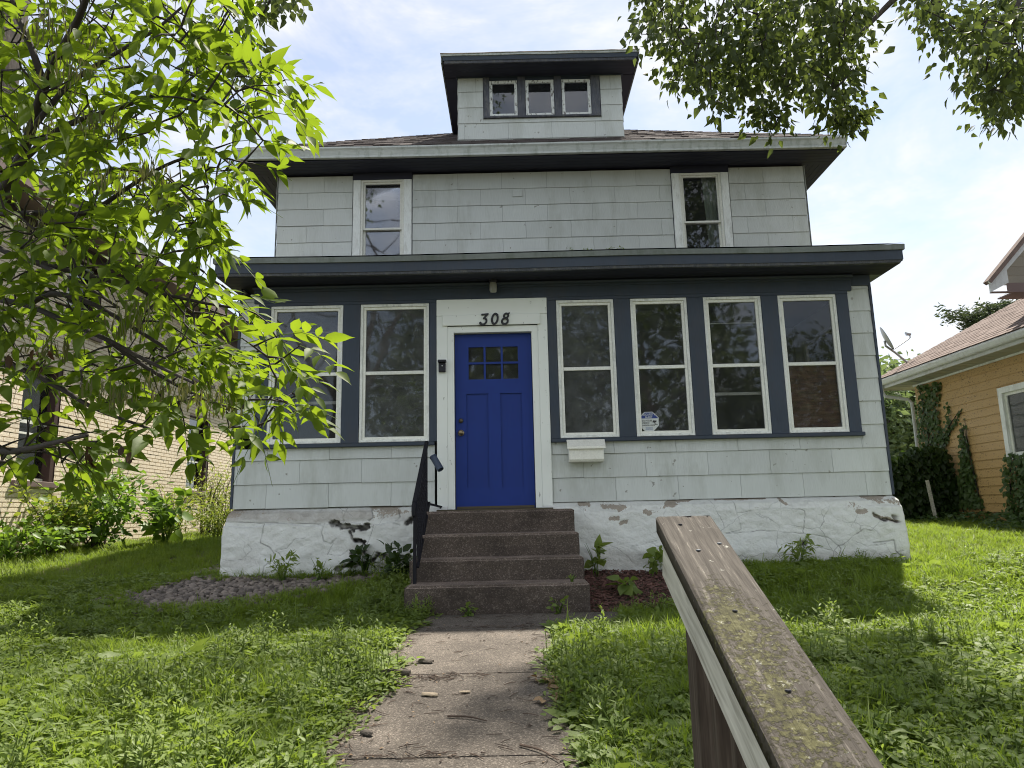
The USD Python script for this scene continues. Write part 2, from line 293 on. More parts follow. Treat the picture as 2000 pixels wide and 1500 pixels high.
M['tube'] = paint('blue_grey_plastic', (.055, .075, .12), .5, .1, 6.)
M['lampglass'] = mat('frosted_jar', {'p': ('principled_bsdf', {'base_color': (.33, .33, .29), 'roughness': .35, 'transmission_weight': .25})}, [])
def pane(name, ior, dust, dcol=(.22, .23, .22), tint=.85, wave=.25):
    return mat(name, {'f': ('fresnel', {'IOR': ior}), 't': ('transparent_bsdf', {'color': (tint,) * 3}), 'g': ('glossy_bsdf', {'color': (.95, .97, 1.), 'roughness': .03}), 'x': ('mix_closure', {}),
        'ge': ('geometry', {}), 'n': ('noise_texture', {'scale': 6., 'detail': 7., 'roughness': .7}), 'r': ('map_range', {'from_min': .35, 'from_max': .75, 'to_min': dust * .5, 'to_max': dust * 1.6}),
        'w': ('noise_texture', {'scale': 1.7, 'detail': 2.}), 'b': ('bump', {'strength': wave, 'distance': .01}),
        'd': ('diffuse_bsdf', {'color': dcol}), 'y': ('mix_closure', {})},
        [('f.fac', 'x.fac'), ('t.BSDF', 'x.closure1'), ('g.BSDF', 'x.closure2'), ('ge.position', 'n.vector'), ('ge.position', 'w.vector'), ('w.fac', 'b.height'), ('b.normal', 'g.normal'), ('n.fac', 'r.value'), ('r.result', 'y.fac'), ('x.closure', 'y.closure1'), ('d.BSDF', 'y.closure2')], 'y.closure')
M['glass'] = pane('window_glass', 1.62, .04)
M['glass_clear'] = pane('clean_window_glass', 1.42, .03)
M['glass_screen'] = pane('dusty_window_glass', 1.55, .11)
M['glass_up'] = pane('upper_window_glass', 2.2, .02, wave=.05)
M['shingle'] = paint('brown_roof_shingle', (.105, .088, .085), .9, .35, 5., .6, 140, (1, 1, 1), .15, fine=.35)
M['membrane'] = paint('porch_roof_membrane', (.03, .03, .033), .9, .3, 4., .4, 60)
M['plywood'] = mat('plywood', {'g': ('geometry', {}), 'mp': ('mapping', {'scale': (1.2, 1., 9.)}), 'w': ('noise_texture', {'scale': 3., 'detail': 6., 'distortion': 1.2}), 'r': ('rgb_ramp', {'ramp': [(.25, (.07, .035, .022)), (.5, (.17, .085, .05)), (.7, (.26, .14, .085))]}), 'p': ('principled_bsdf', {'roughness': .75})},
        [('g.position', 'mp.vector'), ('mp.vector', 'w.vector'), ('w.fac', 'r.fac'), ('r.color', 'p.base_color')])
def flat(name, c, rough=.5):
    return mat(name, {'p': ('principled_bsdf', {'base_color': c, 'roughness': rough})}, [])
M['sticker_white'] = flat('sticker_white', (.55, .58, .56)); M['sticker_blue'] = flat('sticker_blue', (.02, .045, .2)); M['sticker_ink'] = flat('sticker_ink', (.03, .03, .03)); M['sticker_pale'] = flat('sticker_pale_blue', (.2, .25, .4))
M['digit'] = flat('black_digit', (.012, .012, .014), .4)
M['brick'] = paint('painted_tan_brick', (.77, .675, .53), .8, .1, 2.0, .5, 60, (1, 1, 1), .08, fine=.12)
M['mortar'] = paint('tan_mortar', (.52, .43, .32), .9, .1, 3., .3, 60)
M['brown_trim'] = paint('brown_trim', (.045, .025, .022), .6, .15, 3.)
M['soffit_brown'] = paint('mauve_brown_soffit', (.16, .115, .105), .7, .1, 3.)
M['clap'] = mat('ochre_clapboard', {'g': ('geometry', {}), 'n': ('noise_texture', {'scale': 2.5, 'detail': 5.}), 'v': ('noise_texture', {'scale': 34., 'detail': 5., 'roughness': .62}), 'mp': ('mapping', {'scale': (1., .7, 1.4)}), 'big': ('noise_texture', {'scale': 1.1, 'detail': 3.}),
        'ad': ('math', {'math_type': 'multiply_add', 'value2': .12}), 'r': ('rgb_ramp', {'ramp': [(0, (0,) * 3), (.655, (0,) * 3), (.70, (.8,) * 3), (1, (.9,) * 3)]}),
        'c': ('mix', {'color1': (.40, .255, .098), 'color2': (.50, .335, .145)}), 'm': ('mix', {'color2': (.055, .035, .02)}), 'p': ('principled_bsdf', {'roughness': .65})},
        [('g.position', 'n.vector'), ('g.position', 'mp.vector'), ('mp.vector', 'v.vector'), ('g.position', 'big.vector'), ('big.fac', 'ad.value1'), ('v.fac', 'ad.value3'), ('ad.value', 'r.fac'), ('n.fac', 'c.fac'), ('c.color', 'm.color1'), ('r.color', 'm.fac'), ('m.color', 'p.base_color')])
M['alum'] = paint('pale_aluminium', (.55, .57, .56), .4, .05, 2., .03, 30, dirt=(.3, .3, .27), dirt_amt=.5, dscale=4.)
M['alum_soffit'] = paint('vented_soffit', (.40, .41, .35), .5, .05, 2.)
M['red_shingle'] = paint('red_brown_shingle', (.155, .115, .098), .9, .25, 9., .5, 120, rand=.1, fine=.3)
M['brown_gable'] = paint('brown_gable_wall', (.25, .23, .18), .7, .1, 2.)
M['bark'] = paint('tree_bark', (.085, .072, .062), .95, .35, 7., .9, 25, (1, 1, .25), .1, fine=.4)
M['twig'] = paint('twig_bark', (.035, .028, .024), .8, .2, 9., .3, 60)
M['stone'] = paint('river_stone', (.175, .145, .122), .7, .2, 8., .2, 60, (1, 1, 1), .55)
M['mulch'] = paint('wood_chips', (.125, .062, .05), .9, .2, 9., .2, 60, (1, 1, 1), .55)
M['soil'] = paint('lawn_soil', (.085, .080, .042), .95, .4, 3., .6, 40)
M['street'] = paint('street_asphalt', (.15, .145, .14), .9, .2, 2.)
M['dry'] = leafmat('dry_leaf', (.20, .13, .07), (.38, .27, .16), (1.2, 1.0, .7), .2, .7)
M['litter'] = paint('litter_brown', (.085, .06, .045), .9, .3, 9., .2, 60, (1, 1, 1), .4)
M['barkpiece'] = paint('fallen_bark', (.10, .085, .07), .9, .4, 20., .6, 60)
M['palewood'] = paint('split_pale_wood', (.42, .34, .24), .8, .2, 20.)
M['ash_leaf'] = leafmat('ash_leaves', (.060, .105, .014), (.145, .205, .024), (2.4, 2.2, 0.9), .58, .55, scale=1.6)
M['samara'] = leafmat('ash_seeds', (.10, .115, .035), (.17, .16, .06), (1.6, 1.5, 1.1), .3)
M['brown_leaf'] = leafmat('withered_leaf', (.05, .028, .014), (.11, .06, .03), (1.2, 1., .9), .2)
M['maple_leaf'] = leafmat('maple_leaves', (.046, .070, .022), (.115, .148, .046), (2.2, 2.1, 1.2), .40, .5, scale=1.)
M['grass'] = leafmat('lawn_grass', (.115, .178, .024), (.24, .305, .05), (2.0, 2.0, 1.1), .42, .55, scale=.9)
M['weed'] = leafmat('lawn_weeds', (.125, .185, .045), (.255, .315, .09), (1.9, 1.9, 1.0), .38, .55, scale=1.1)
M['bush'] = leafmat('shrub_leaves', (.06, .13, .02), (.17, .25, .035), (2.1, 2.0, 1.1), .42, .45, scale=1.7)
M['golden'] = leafmat('tall_weed_leaves', (.11, .16, .03), (.25, .29, .06), (1.9, 1.8, 1.), .42, .5)
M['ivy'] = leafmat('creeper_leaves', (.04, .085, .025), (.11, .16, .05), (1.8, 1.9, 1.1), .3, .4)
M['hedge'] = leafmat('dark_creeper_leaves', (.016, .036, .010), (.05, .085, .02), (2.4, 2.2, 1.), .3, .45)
M['far_leaf'] = leafmat('distant_leaves', (.10, .15, .07), (.2, .25, .11), (1.6, 1.6, 1.1), .35, .6)
M['conifer'] = leafmat('conifer_needles', (.045, .07, .035), (.09, .115, .05), (1.5, 1.4, 1.1), .25, .6)
# weathered rail wood with lichen
M['rail_top'] = mat('weathered_wood_with_lichen', {'g': ('geometry', {}),
    'mp': ('mapping', {'scale': (26., 1.5, 1.5)}), 'n': ('noise_texture', {'scale': 4.5, 'detail': 7., 'roughness': .65, 'distortion': .4}),
    'r': ('rgb_ramp', {'ramp': [(.22, (.028, .024, .020)), (.45, (.058, .050, .041)), (.60, (.092, .081, .068)), (.70, (.20, .18, .15)), (.8, (.36, .34, .29))]}),
    'l1': ('noise_texture', {'scale': 75., 'detail': 8., 'roughness': .75}), 'l2': ('noise_texture', {'scale': 5., 'detail': 3.}), 'sx': ('separate_xyz', {}),
    'band': ('math', {'math_type': 'multiply_add', 'value2': -3.0, 'value3': .90}), 'ab': ('math', {'math_type': 'subtract', 'value2': .41}), 'aa': ('math', {'math_type': 'absolute'}),
    'far': ('map_range', {'from_min': 1.42, 'from_max': 1.70, 'to_min': 0., 'to_max': -.35, 'clamp': True}),
    's1': ('math', {'math_type': 'multiply_add', 'value2': .62, 'value3': -.62}), 's2': ('math', {'math_type': 'multiply_add', 'value2': .32}), 's3': ('math', {'math_type': 'add'}), 's4': ('math', {'math_type': 'add'}),
    'lr': ('rgb_ramp', {'ramp': [(0, (0,) * 3), (.50, (0,) * 3), (.57, (.85,) * 3), (1, (.9,) * 3)]}),
    'lc': ('noise_texture', {'scale': 60., 'detail': 4., 'roughness': .7}), 'lcr': ('rgb_ramp', {'ramp': [(.34, (.042, .040, .015)), (.50, (.078, .075, .026)), (.60, (.12, .115, .05)), (.68, (.30, .30, .26))]}),
    'wl': ('noise_texture', {'scale': 48., 'detail': 6., 'roughness': .7}), 'wr': ('rgb_ramp', {'ramp': [(0, (0,) * 3), (.65, (0,) * 3), (.69, (.7,) * 3), (1, (.75,) * 3)]}),
    'm': ('mix', {}), 'm2': ('mix', {'color2': (.46, .46, .40)}), 'bh': ('math', {'math_type': 'multiply_add', 'value2': .5}), 'b': ('bump', {'strength': .85, 'distance': .004}), 'p': ('principled_bsdf', {'roughness': .85, 'specular_ior_level': .25})},
    [('g.position', 'mp.vector'), ('mp.vector', 'n.vector'), ('n.fac', 'r.fac'), ('g.position', 'l1.vector'), ('g.position', 'l2.vector'), ('g.position', 'lc.vector'), ('g.position', 'wl.vector'), ('g.position', 'sx.vector'),
     ('sx.x', 'ab.value1'), ('ab.value', 'aa.value1'), ('aa.value', 's1.value1'), ('sx.y', 'far.value'), ('aa.value', 'band.value1'),
     ('l2.fac', 's2.value1'), ('l1.fac', 's2.value3'), ('s2.value', 's3.value1'), ('far.result', 's3.value2'), ('band.value', 's1.value1'), ('s1.value', 's4.value2'), ('s3.value', 's4.value1'), ('s4.value', 'lr.fac'),
     ('lc.fac', 'lcr.fac'), ('r.color', 'm.color1'), ('lcr.color', 'm.color2'), ('lr.color', 'm.fac'), ('wl.fac', 'wr.fac'), ('m.color', 'm2.color1'), ('wr.color', 'm2.fac'), ('m2.color', 'p.base_color'),
     ('n.fac', 'bh.value3'), ('lr.color', 'bh.value1'), ('bh.value', 'b.height'), ('b.normal', 'p.normal')])
def wood(name, a, b_, c, grain, rot=0.):
    return mat(name, {'g': ('geometry', {}), 'ro': ('mapping', {'rotation': (rot, 0., 0.)}), 'mp': ('mapping', {'scale': grain}), 'n': ('noise_texture', {'scale': 6., 'detail': 7., 'roughness': .6, 'distortion': .5}), 'r': ('rgb_ramp', {'ramp': [(.25, a), (.5, b_), (.72, c)]}),
        'b': ('bump', {'strength': .5, 'distance': .004}), 'p': ('principled_bsdf', {'roughness': .85, 'specular_ior_level': .25})}, [('g.position', 'ro.vector'), ('ro.vector', 'mp.vector'), ('mp.vector', 'n.vector'), ('n.fac', 'r.fac'), ('r.color', 'p.base_color'), ('n.fac', 'b.height'), ('b.normal', 'p.normal')])
M['rail_side'] = wood('grey_weathered_wood', (.22, .21, .17), (.45, .44, .38), (.60, .59, .52), (4., .9, 9.), -.40)
M['post_wood'] = wood('dark_weathered_wood', (.028, .021, .015), (.062, .047, .036), (.12, .097, .077), (16., 16., .8))

# ------------------------------------------------------------------ ground
_GY = np.array([-400, -9, -8.8, -3.2, -3.0, -1.0, 1.6, 3.3, 5.0, 6.4, 6.7, 7.2, 8.0, 10, 12, 16, 40, 600])
_GZ = np.array([-1.5, -1.5, -1.35, -1.35, -1.2, -1.1, -.262, -.177, -.092, -.022, .045, .150, .24, .39, .48, .55, .6, .7])
def ground(x, y):
    z = np.interp(y, _GY, _GZ); p = np.stack([x * .8, y * .8, np.zeros_like(x)], -1)
    return z + (meshkit.fbm(p, 3, 5) - .5) * .07 * np.clip((np.abs(np.asarray(x) + .2) - .8) / 1., 0, 1) * (np.asarray(y) > 1)
def gz(x, y): return float(ground(np.array([x * 1.0]), np.array([y * 1.0]))[0])
gx = np.unique(np.concatenate([np.linspace(-10, 12, 89), -10 - np.geomspace(1, 500, 14), 12 + np.geomspace(1, 500, 14)]))
gy = np.unique(np.concatenate([np.linspace(-10, 20, 121), 20 + np.geomspace(1, 500, 14), -10 - np.geomspace(1, 400, 12)]))
GX, GYY = np.meshgrid(gx, gy, indexing='ij')
setting('ground', gridmesh(np.stack([GX, GYY, ground(GX, GYY) - .012], -1)), M['soil'], True)
setting('street', [box(-120, 120, -8.6, -3.4, -1.345, -1.338)], M['street'])
WALK_X = (-.90, .245)
def wz(y): return .05 * (y - 6.4) + .012
wk = UsdGeom.Xform.Define(stage, '/World/walkway'); tag(wk.GetPrim(), kind='structure'); _orig['/World/walkway'] = np.zeros(3)
def slab(poly, name='slab'):
    poly = poly.buffer(.012).buffer(-.012); pts = []
    tri = trimesh.creation.extrude_polygon(poly.segmentize(.12), .08, engine='earcut'); v = np.array(tri.vertices)
    v[:, 2] = np.where(v[:, 2] > .04, 0, -.08) + wz(v[:, 1]) - .004 * (v[:, 2] > .04) * meshkit.noise(v * 4)
    part('/World/walkway', name, (v, np.array(tri.faces)), M['path'])
rs = np.random.default_rng(5)
ye = [6.47, 5.905, 4.60, 3.30, 1.95]
for k in range(4):
    a, b = ye[k + 1] + .007, ye[k] - .007
    n = 8; yl = np.linspace(a, b, n)
    L_ = [(WALK_X[0] + rs.normal(0, .006), y + (.02 if k == 1 and i == n - 1 else 0)) for i, y in enumerate(yl)]; R_ = [((.87 if k == 0 else WALK_X[1]) + rs.normal(0, .006), y) for y in yl]
    slab(Polygon(L_ + R_[::-1]))

# ------------------------------------------------------------------ the grey house
H = thing('grey_house', 'grey shingled two-storey house with enclosed porch, blue door and white foundation', 'house', (.53, 8.1, .25))
YP, YU, YD = 8.1, 10.4, 10.5          # porch front, upper wall front, dormer front
XL, XR, UL, UR = -3.17, 4.24, -3.59, 4.64
# foundation: a stuccoed footing that swells out below the siding, with traced cracks, holes and bare patches
def crop7(*pts): return [(420 + x / 4.878, 960 + y / 4.878) for x, y in pts]
def crop3(*pts): return [(1100 + x * .3667, 950 + y * .3667) for x, y in pts]
cracks = [(crop7((460, 310), (430, 490), (540, 540), (570, 600), (550, 660), (470, 710), (465, 790)), .007, .006), (crop7((430, 490), (560, 560), (680, 540), (760, 450), (860, 440)), .005, .004),
  (crop7((580, 570), (660, 640)), .005, .004), (crop7((1035, 310), (1010, 400), (1030, 470), (1100, 500), (1150, 450)), .009, .01), (crop7((1150, 450), (1110, 520), (1070, 600)), .006, .006), (crop7((1200, 180), (1215, 300)), .007, .008),
  (crop7((1480, 170), (1500, 250), (1460, 280)), .010, .012), (crop7((1740, 180), (1760, 240), (1700, 300), (1760, 320)), .009, .01), (crop7((1510, 320), (1470, 450), (1450, 500)), .006, .006), (crop7((1000, 310), (850, 305), (600, 300), (300, 300), (90, 290)), .008, .006),
  (crop7((320, 500), (350, 560), (260, 640)), .004, .003), (crop7((30, 620), (150, 660), (300, 640)), .004, .003), (crop7((1080, 600), (1200, 610), (1290, 540)), .005, .004),
  (crop3((910, 80), (950, 230), (870, 250)), .006, .005), (crop3((870, 250), (1060, 235), (1130, 240), (1280, 250), (1290, 130), (1220, 115), (1090, 120), (930, 140)), .006, .006), (crop3((1280, 250), (1410, 270), (1480, 330), (1485, 410)), .007, .008),
  (crop3((1650, 300), (1760, 285), (1770, 340), (1800, 380)), .009, .010), (crop3((1560, 295), (1620, 320), (1720, 300)), .005, .005), (crop3((150, 270), (290, 330), (380, 410)), .005, .004), (crop3((300, 330), (500, 290)), .004, .003), (crop3((1270, 290), (1310, 330), (1250, 320)), .010, .012),
  (crop3((1680, 360), (1720, 400), (1790, 340)), .006, .006)]
holes = [(crop7((1110, 300), (1190, 330), (1240, 320), (1290, 345), (1360, 345), (1430, 350), (1450, 320)), .026, .055), (crop7((1320, 475), (1420, 480)), .022, .05), (crop7((1830, 300), (1890, 255)), .026, .045), (crop7((1280, 380), (1300, 440), (1330, 480)), .013, .02), (crop7((1160, 745), (1290, 690), (1480, 690), (1560, 600), (1690, 640), (1850, 620)), .022, .035), (crop7((1300, 580), (1330, 640), (1290, 680)), .018, .03), (crop7((1390, 470), (1440, 520), (1420, 600)), .02, .03),
  (crop3((1660, 150), (1700, 175), (1768, 185), (1760, 160)), .016, .02), (crop3((1260, 310), (1290, 300)), .02, .02)]
patches = [(crop3((215, 105), (330, 110), (300, 125)), .045), (crop3((445, 135), (460, 140)), .035), (crop3((555, 92), (590, 95)), .03), (crop3((1165, 70), (1195, 95)), .028), (crop3((1575, 135), (1615, 133)), .024), (crop3((250, 172), (290, 172)), .03), (crop3((310, 195), (335, 190)), .03), (crop3((820, 70), (1090, 62)), .012), (crop3((1660, 150), (1765, 185)), .03), (crop3((90, 95), (140, 100)), .03),
  (crop7((1350, 540), (1410, 600)), .03)]
grimes = [(crop7((100, 230), (600, 235), (900, 240), (1200, 240), (1440, 220)), .085, .95), (crop7((1600, 230), (1850, 240)), .07, .7), (crop7((160, 690), (380, 660)), .09, .6), (crop7((1350, 520), (1420, 610)), .10, .8), (crop7((1600, 700), (1800, 690)), .1, .8), (crop3((100, 380), (700, 400), (1300, 400), (1800, 390)), .13, .75), (crop7((40, 780), (800, 790)), .09, .55), (crop7((1100, 420), (1250, 560)), .08, .5)]
z0f, z1f = .12, .985
nz = 110; zz = np.linspace(z0f, z1f, nz)
def flare(z):
    return np.interp(z, [z0f, .3, .6, .86, .93, .965, .985], [.135, .128, .11, .09, .066, .03, -.01])
pu = [('l', y) for y in np.linspace(10.3, 8.16, 40)] + [('f', x) for x in np.linspace(XL, XR, 900)] + [('r', y) for y in np.linspace(8.16, 10.3, 40)]
PP = np.zeros((len(pu), nz, 3)); NN = np.zeros((len(pu), 3))
for i, (s, t) in enumerate(pu):
    if s == 'l': PP[i, :, 0], PP[i, :, 1], NN[i] = XL, t, (-1, 0, 0)
    elif s == 'r': PP[i, :, 0], PP[i, :, 1], NN[i] = XR, t, (1, 0, 0)
    else:
        PP[i, :, 0], PP[i, :, 1] = t, YP; e = np.clip((XL + .06 - t) / .06, 0, 1) * -1 + np.clip((t - XR + .06) / .06, 0, 1)
        NN[i] = norm(np.array([e * 1.0, -1, 0]))
PP[:, :, 2] = zz[None]
rel = (meshkit.fbm(PP * np.array([2.2, 2.2, 3.]), 4, 3) - .5) * .065 + (meshkit.fbm(PP * np.array([5., 5., 7.]), 3, 18) - .5) * .030 + (meshkit.fbm(PP * 16, 3, 8) - .5) * .012
rel[:, -5:] *= np.linspace(1, 0, 5)
left = np.clip((-.95 - PP[:, :, 0]) / .2, 0, 1)                                     # the left half keeps a broken upper band
rel -= .018 * left * (PP[:, :, 2] > .80 + .02 * np.sin(PP[:, :, 0] * 9)) 
sc_, sy_ = np.zeros(rel.shape), np.zeros(rel.shape)
wearv = np.zeros(rel.shape); grimev = .18 + .12 * left; crackv = np.zeros(rel.shape)
PXx = PP[:, :, 0]; PZz = PP[:, :, 2]
def seg_d(poly):
    q = np.array([U(px, py, Y=7.99)[[0, 2]] for px, py in poly]); best = np.full(PXx.shape, 9.)
    if len(q) > 1:                                                                          # a wandering line, not straight strokes
        t = np.linspace(0, len(q) - 1, 10 * len(q)); c = np.stack([np.interp(t, np.arange(len(q)), q[:, k]) for k in (0, 1)], 1)
        c[1:-1] += .012 * (meshkit.noise(np.stack([c[1:-1, 0] * 18, c[1:-1, 1] * 18, c[1:-1, 0] * 0], 1))[:, None] - .5) * np.array([1, 1]); q = c
    x0, x1 = q[:, 0].min() - .15, q[:, 0].max() + .15; sel = np.where((PXx[:, 0] > x0) & (PXx[:, 0] < x1) & (np.abs(PP[:, 0, 1] - YP) < .01))[0]
    if len(sel):
        px, pz = PXx[sel], PZz[sel]; b = np.full(px.shape, 9.)
        for (ax, az), (bx, bz) in zip(q[:-1], q[1:]):
            dx, dz = bx - ax, bz - az; L = dx * dx + dz * dz + 1e-12; t = np.clip(((px - ax) * dx + (pz - az) * dz) / L, 0, 1)
            b = np.minimum(b, np.hypot(px - ax - t * dx, pz - az - t * dz))
        best[sel] = b
    return best
for poly, w, dp in cracks:
    d = seg_d(poly); e = np.exp(-(d / (w * .62)) ** 2); rel -= dp * .9 * e; crackv = np.maximum(crackv, .62 * e * np.clip(meshkit.noise(PP * 9 + 4) * 2.2 - .25, 0, 1))
for poly, w, a_ in grimes:
    grimev = np.maximum(grimev, a_ * np.exp(-(seg_d(poly) / w) ** 4))
for poly, w, dp in holes:
    d = seg_d(poly); d = d + (meshkit.fbm(PP * 24, 3, 4) - .5) * w * 3.2; e = np.exp(-(np.maximum(d, 0) / w) ** 8); rel -= dp * e; grimev = np.maximum(grimev, .9 * np.exp(-(d / (w * 2.2)) ** 2)); crackv = np.maximum(crackv, .9 * e * np.clip(meshkit.noise(PP * 22 + 2) * 2 - .1, .35, 1))
for poly, w in patches:
    d = seg_d(poly); wearv = np.maximum(wearv, .62 * np.exp(-(d / w) ** 2)); rel -= .004 * np.exp(-(d / w) ** 4)
wearv += .22 * np.exp(-((PZz - .985) / .018) ** 2) + .05
wearv += np.clip((meshkit.fbm(PP * np.array([3.2, 1, 5.]), 4, 77) - .55) * 5, 0, .55) * np.clip((PZz - .72) / .2, .25, 1)
ix_ = (PP[:, 0, 0] > -.74) & (PP[:, 0, 0] < .31) & (np.abs(PP[:, 0, 1] - YP) < .01); PP[ix_, :, 2] = np.minimum(PP[ix_, :, 2], .895)
PPd = PP + NN[:, None, :] * (flare(zz)[None, :, None] + rel[:, :, None])
part(H, 'foundation', gridmesh(PPd[:, ::-1]), M['stucco'], True, prim={'wear': wearv[:, ::-1].ravel(), 'crack': crackv[:, ::-1].ravel(), 'grime': grimev[:, ::-1].ravel()}, label='white painted stucco foundation with cracks and bare patches')

CS = .27
def shingle(x0, x1, z0, z1, y, axis='y', t0=.016, t1=.006):
    """One siding shingle, its lower edge prouder than its upper; axis and sign say which way the wall faces."""
    v = np.array([[x0, -t0, z0], [x1, -t0, z0], [x1, 0, z0], [x0, 0, z0], [x0, -t1, z1], [x1, -t1, z1], [x1, 0, z1], [x0, 0, z1]], float)
    f = np.array([[0, 1, 5, 4], [0, 3, 2, 1], [1, 2, 6, 5], [0, 4, 7, 3], [4, 5, 6, 7]])
    if axis == 'y': v[:, 1] += y
    elif axis == '+x': v = np.stack([y - v[:, 1], v[:, 0], v[:, 2]], 1)
    elif axis == '-x': v = np.stack([y + v[:, 1], v[:, 0], v[:, 2]], 1); f = f[:, ::-1]
    return v, np.vstack([f[:, [0, 1, 2]], f[:, [0, 2, 3]]])
rs = np.random.default_rng(11)
def course(x0, x1, z0, z1, y, first, w=.705, skip=()):
    xs = [x0] + [first + k * w for k in range(-12, 24) if x0 + .03 < first + k * w < x1 - .03] + [x1]
    for a, b in zip(xs[:-1], xs[1:]):
        for c, d in [(a, b)] if not skip else [(max(a, s0), min(b, s1)) for s0, s1 in skip if min(b, s1) - max(a, s0) > .01]:
            t = rs.uniform(-.0015, .0015)
            part(H, 'siding_shingle', shingle(c + .0016, d - .0016, z0 + .001 + rs.uniform(-.002, .002), z1, y, t0=.016 + t), M['siding'])
# porch front, below the windows and beside them
for k, (fa, fb) in enumerate([(-2.80, 1.145), (-2.43, .79), (-2.80, 1.145)]):
    z0 = .985 + k * .268; z1 = min(z0 + .266, 1.655)
    course(XL, -.895, z0, z1, YP, fa); course(.405, XR, z0, z1, YP, fb)
for k in range(3, 10):
    z0 = .985 + k * .268; z1 = min(z0 + .266, 3.4345)
    if z0 < 1.66: z0 = 1.70
    part(H, 'siding_shingle', shingle(3.985, XR - .002, z0, z1, YP), M['siding']); part(H, 'siding_shingle', shingle(XL + .002, -2.965, z0, z1, YP), M['siding'])
part(H, 'siding_shingle', shingle(3.985, XR - .002, 1.525, 1.79, YP), M['siding'])
# porch side walls with a window opening on the right
for k in range(10):
    z0 = .985 + k * .268; z1 = min(z0 + .266, 3.56)
    if z1 - z0 < .02: continue
    part(H, 'side_shingle', shingle(8.12, 10.38, z0, z1, XL, '-x'), M['siding'])
    for a, b in ([(8.12, 10.38)] if z0 < 1.6 or z0 > 3.2 else [(8.12, 8.45), (10.0, 10.38)]):
        part(H, 'side_shingle', shingle(a, b, z0, z1, XR, '+x'), M['siding'])
part(H, 'corner_board', [box(XL - .030, XL - .001, YP - .022, YP + .02, .99, 3.55, .003)], M['navy']); part(H, 'corner_board', [box(XR + .001, XR + .030, YP - .022, YP + .02, .99, 3.46, .003)], M['navy'])
# porch framing: navy posts between the windows, sill, frieze
WIN = [(-2.822, -1.967), (-1.766, -.955), (.536, 1.217), (1.409, 2.081), (2.271, 2.955), (3.150, 3.840)]
ZB, ZT = 1.700, 3.335
cols = [(-2.962, -2.822), (-1.967, -1.766), (-.955, -.868), (.430, .536), (1.217, 1.409), (2.081, 2.271), (2.955, 3.150), (3.840, 3.978)]
for a, b in cols:
    part(H, 'window_post', [box(a, b, YP - .030, YP + .08, 1.700, ZT, .003)], M['navy'])
part(H, 'window_sill', [box(-2.985, -.897, YP - .055, YP + .08, 1.655, 1.699, .006)], M['navy']); part(H, 'window_sill', [box(.432, 4.0, YP - .055, YP + .08, 1.655, 1.699, .006)], M['navy'])
part(H, 'frieze_board', [box(-3.02, 4.03, YP - .036, YP + .08, 3.372, 3.565, .003), box(-3.02, 4.03, YP - .050, YP - .037, 3.50, 3.566, .004)], M['navy'])
part(H, 'window_header', [box(-2.962, -.86, YP - .031, YP + .08, ZT + .001, 3.371)], M['navy']); part(H, 'window_header', [box(.422, 3.978, YP - .031, YP + .08, ZT + .001, 3.371)], M['navy'])
part(H, 'crown_moulding', [tube([(-3.03, YP - .065, 3.545), (4.04, YP - .065, 3.545)], .02, 8)], M['navy'])
part(H, 'frieze_end', [box(4.0, 4.27, YP - .02, YP + .3, 3.435, 3.565, .004)], M['navy'])
def frame(x0, x1, z0, z1, w, y0, y1, c=.003):
    return [extrude(sbox(x0, z0, x1, z1).difference(sbox(x0 + w, z0 + w, x1 - w, z1 - w)), y0, y1)]
def sheet(x0, x1, z0, z1, y): return box(x0, x1, y, y + .004, z0, z1)
for i, (a, b) in enumerate(WIN):
    d = .004
    lab = ['window half behind the ash leaves', 'window left of the door', 'window right of the door, above the mailbox', 'window with the security sticker', 'window with its inner sash raised', 'end window with a plywood board in its lower half'][i]
    wp = part(H, 'window', frame(a + d, b - d, ZB + .002, ZT - .002, .030, YP - .022, YP + .06), M['white_frame'], label=lab)
    part(wp, 'storm_frame', frame(a + .036, b - .036, ZB + .034, ZT - .034, .030, YP - .008, YP + .03), M['cream'])
    zm = 2.51
    part(wp, 'meeting_rail', [box(a + .067, b - .067, YP - .006, YP + .03, zm - .02, zm + .02, .003)], M['cream'])
    part(wp, 'upper_pane', [sheet(a + .067, b - .067, zm + .021, ZT - .065, YP + .012)], M['glass_clear'] if i == 5 else M['glass'] if i > 2 else M['glass_screen'])
    part(wp, 'lower_pane', [sheet(a + .067, b - .067, ZB + .065, zm - .021, YP + .012)], M['glass'] if i == 3 else M['glass_clear'] if i in (0, 4, 5) else M['glass_screen'])
    part(wp, 'lower_ledge', [box(a + .01, b - .01, YP - .034, YP - .0225, ZB + .003, ZB + .017, .003)], M['white_frame'])
    if i in (0, 4):
        part(wp, 'inner_sash_bar', [box(a + .05, b - .05, YP + .075, YP + .10, 2.17, 2.205, .003)], M['white_frame']); part(wp, 'upper_sash_bar', [box(a + .06, b - .06, YP + .035, YP + .045, 3.02, 3.03)], M['white_frame'])
    if i == 5:
        part(wp, 'plywood_board', [box(a + .06, b - .06, YP + .05, YP + .065, 1.72, 2.53)], M['plywood'], label='plywood board behind the lower pane')
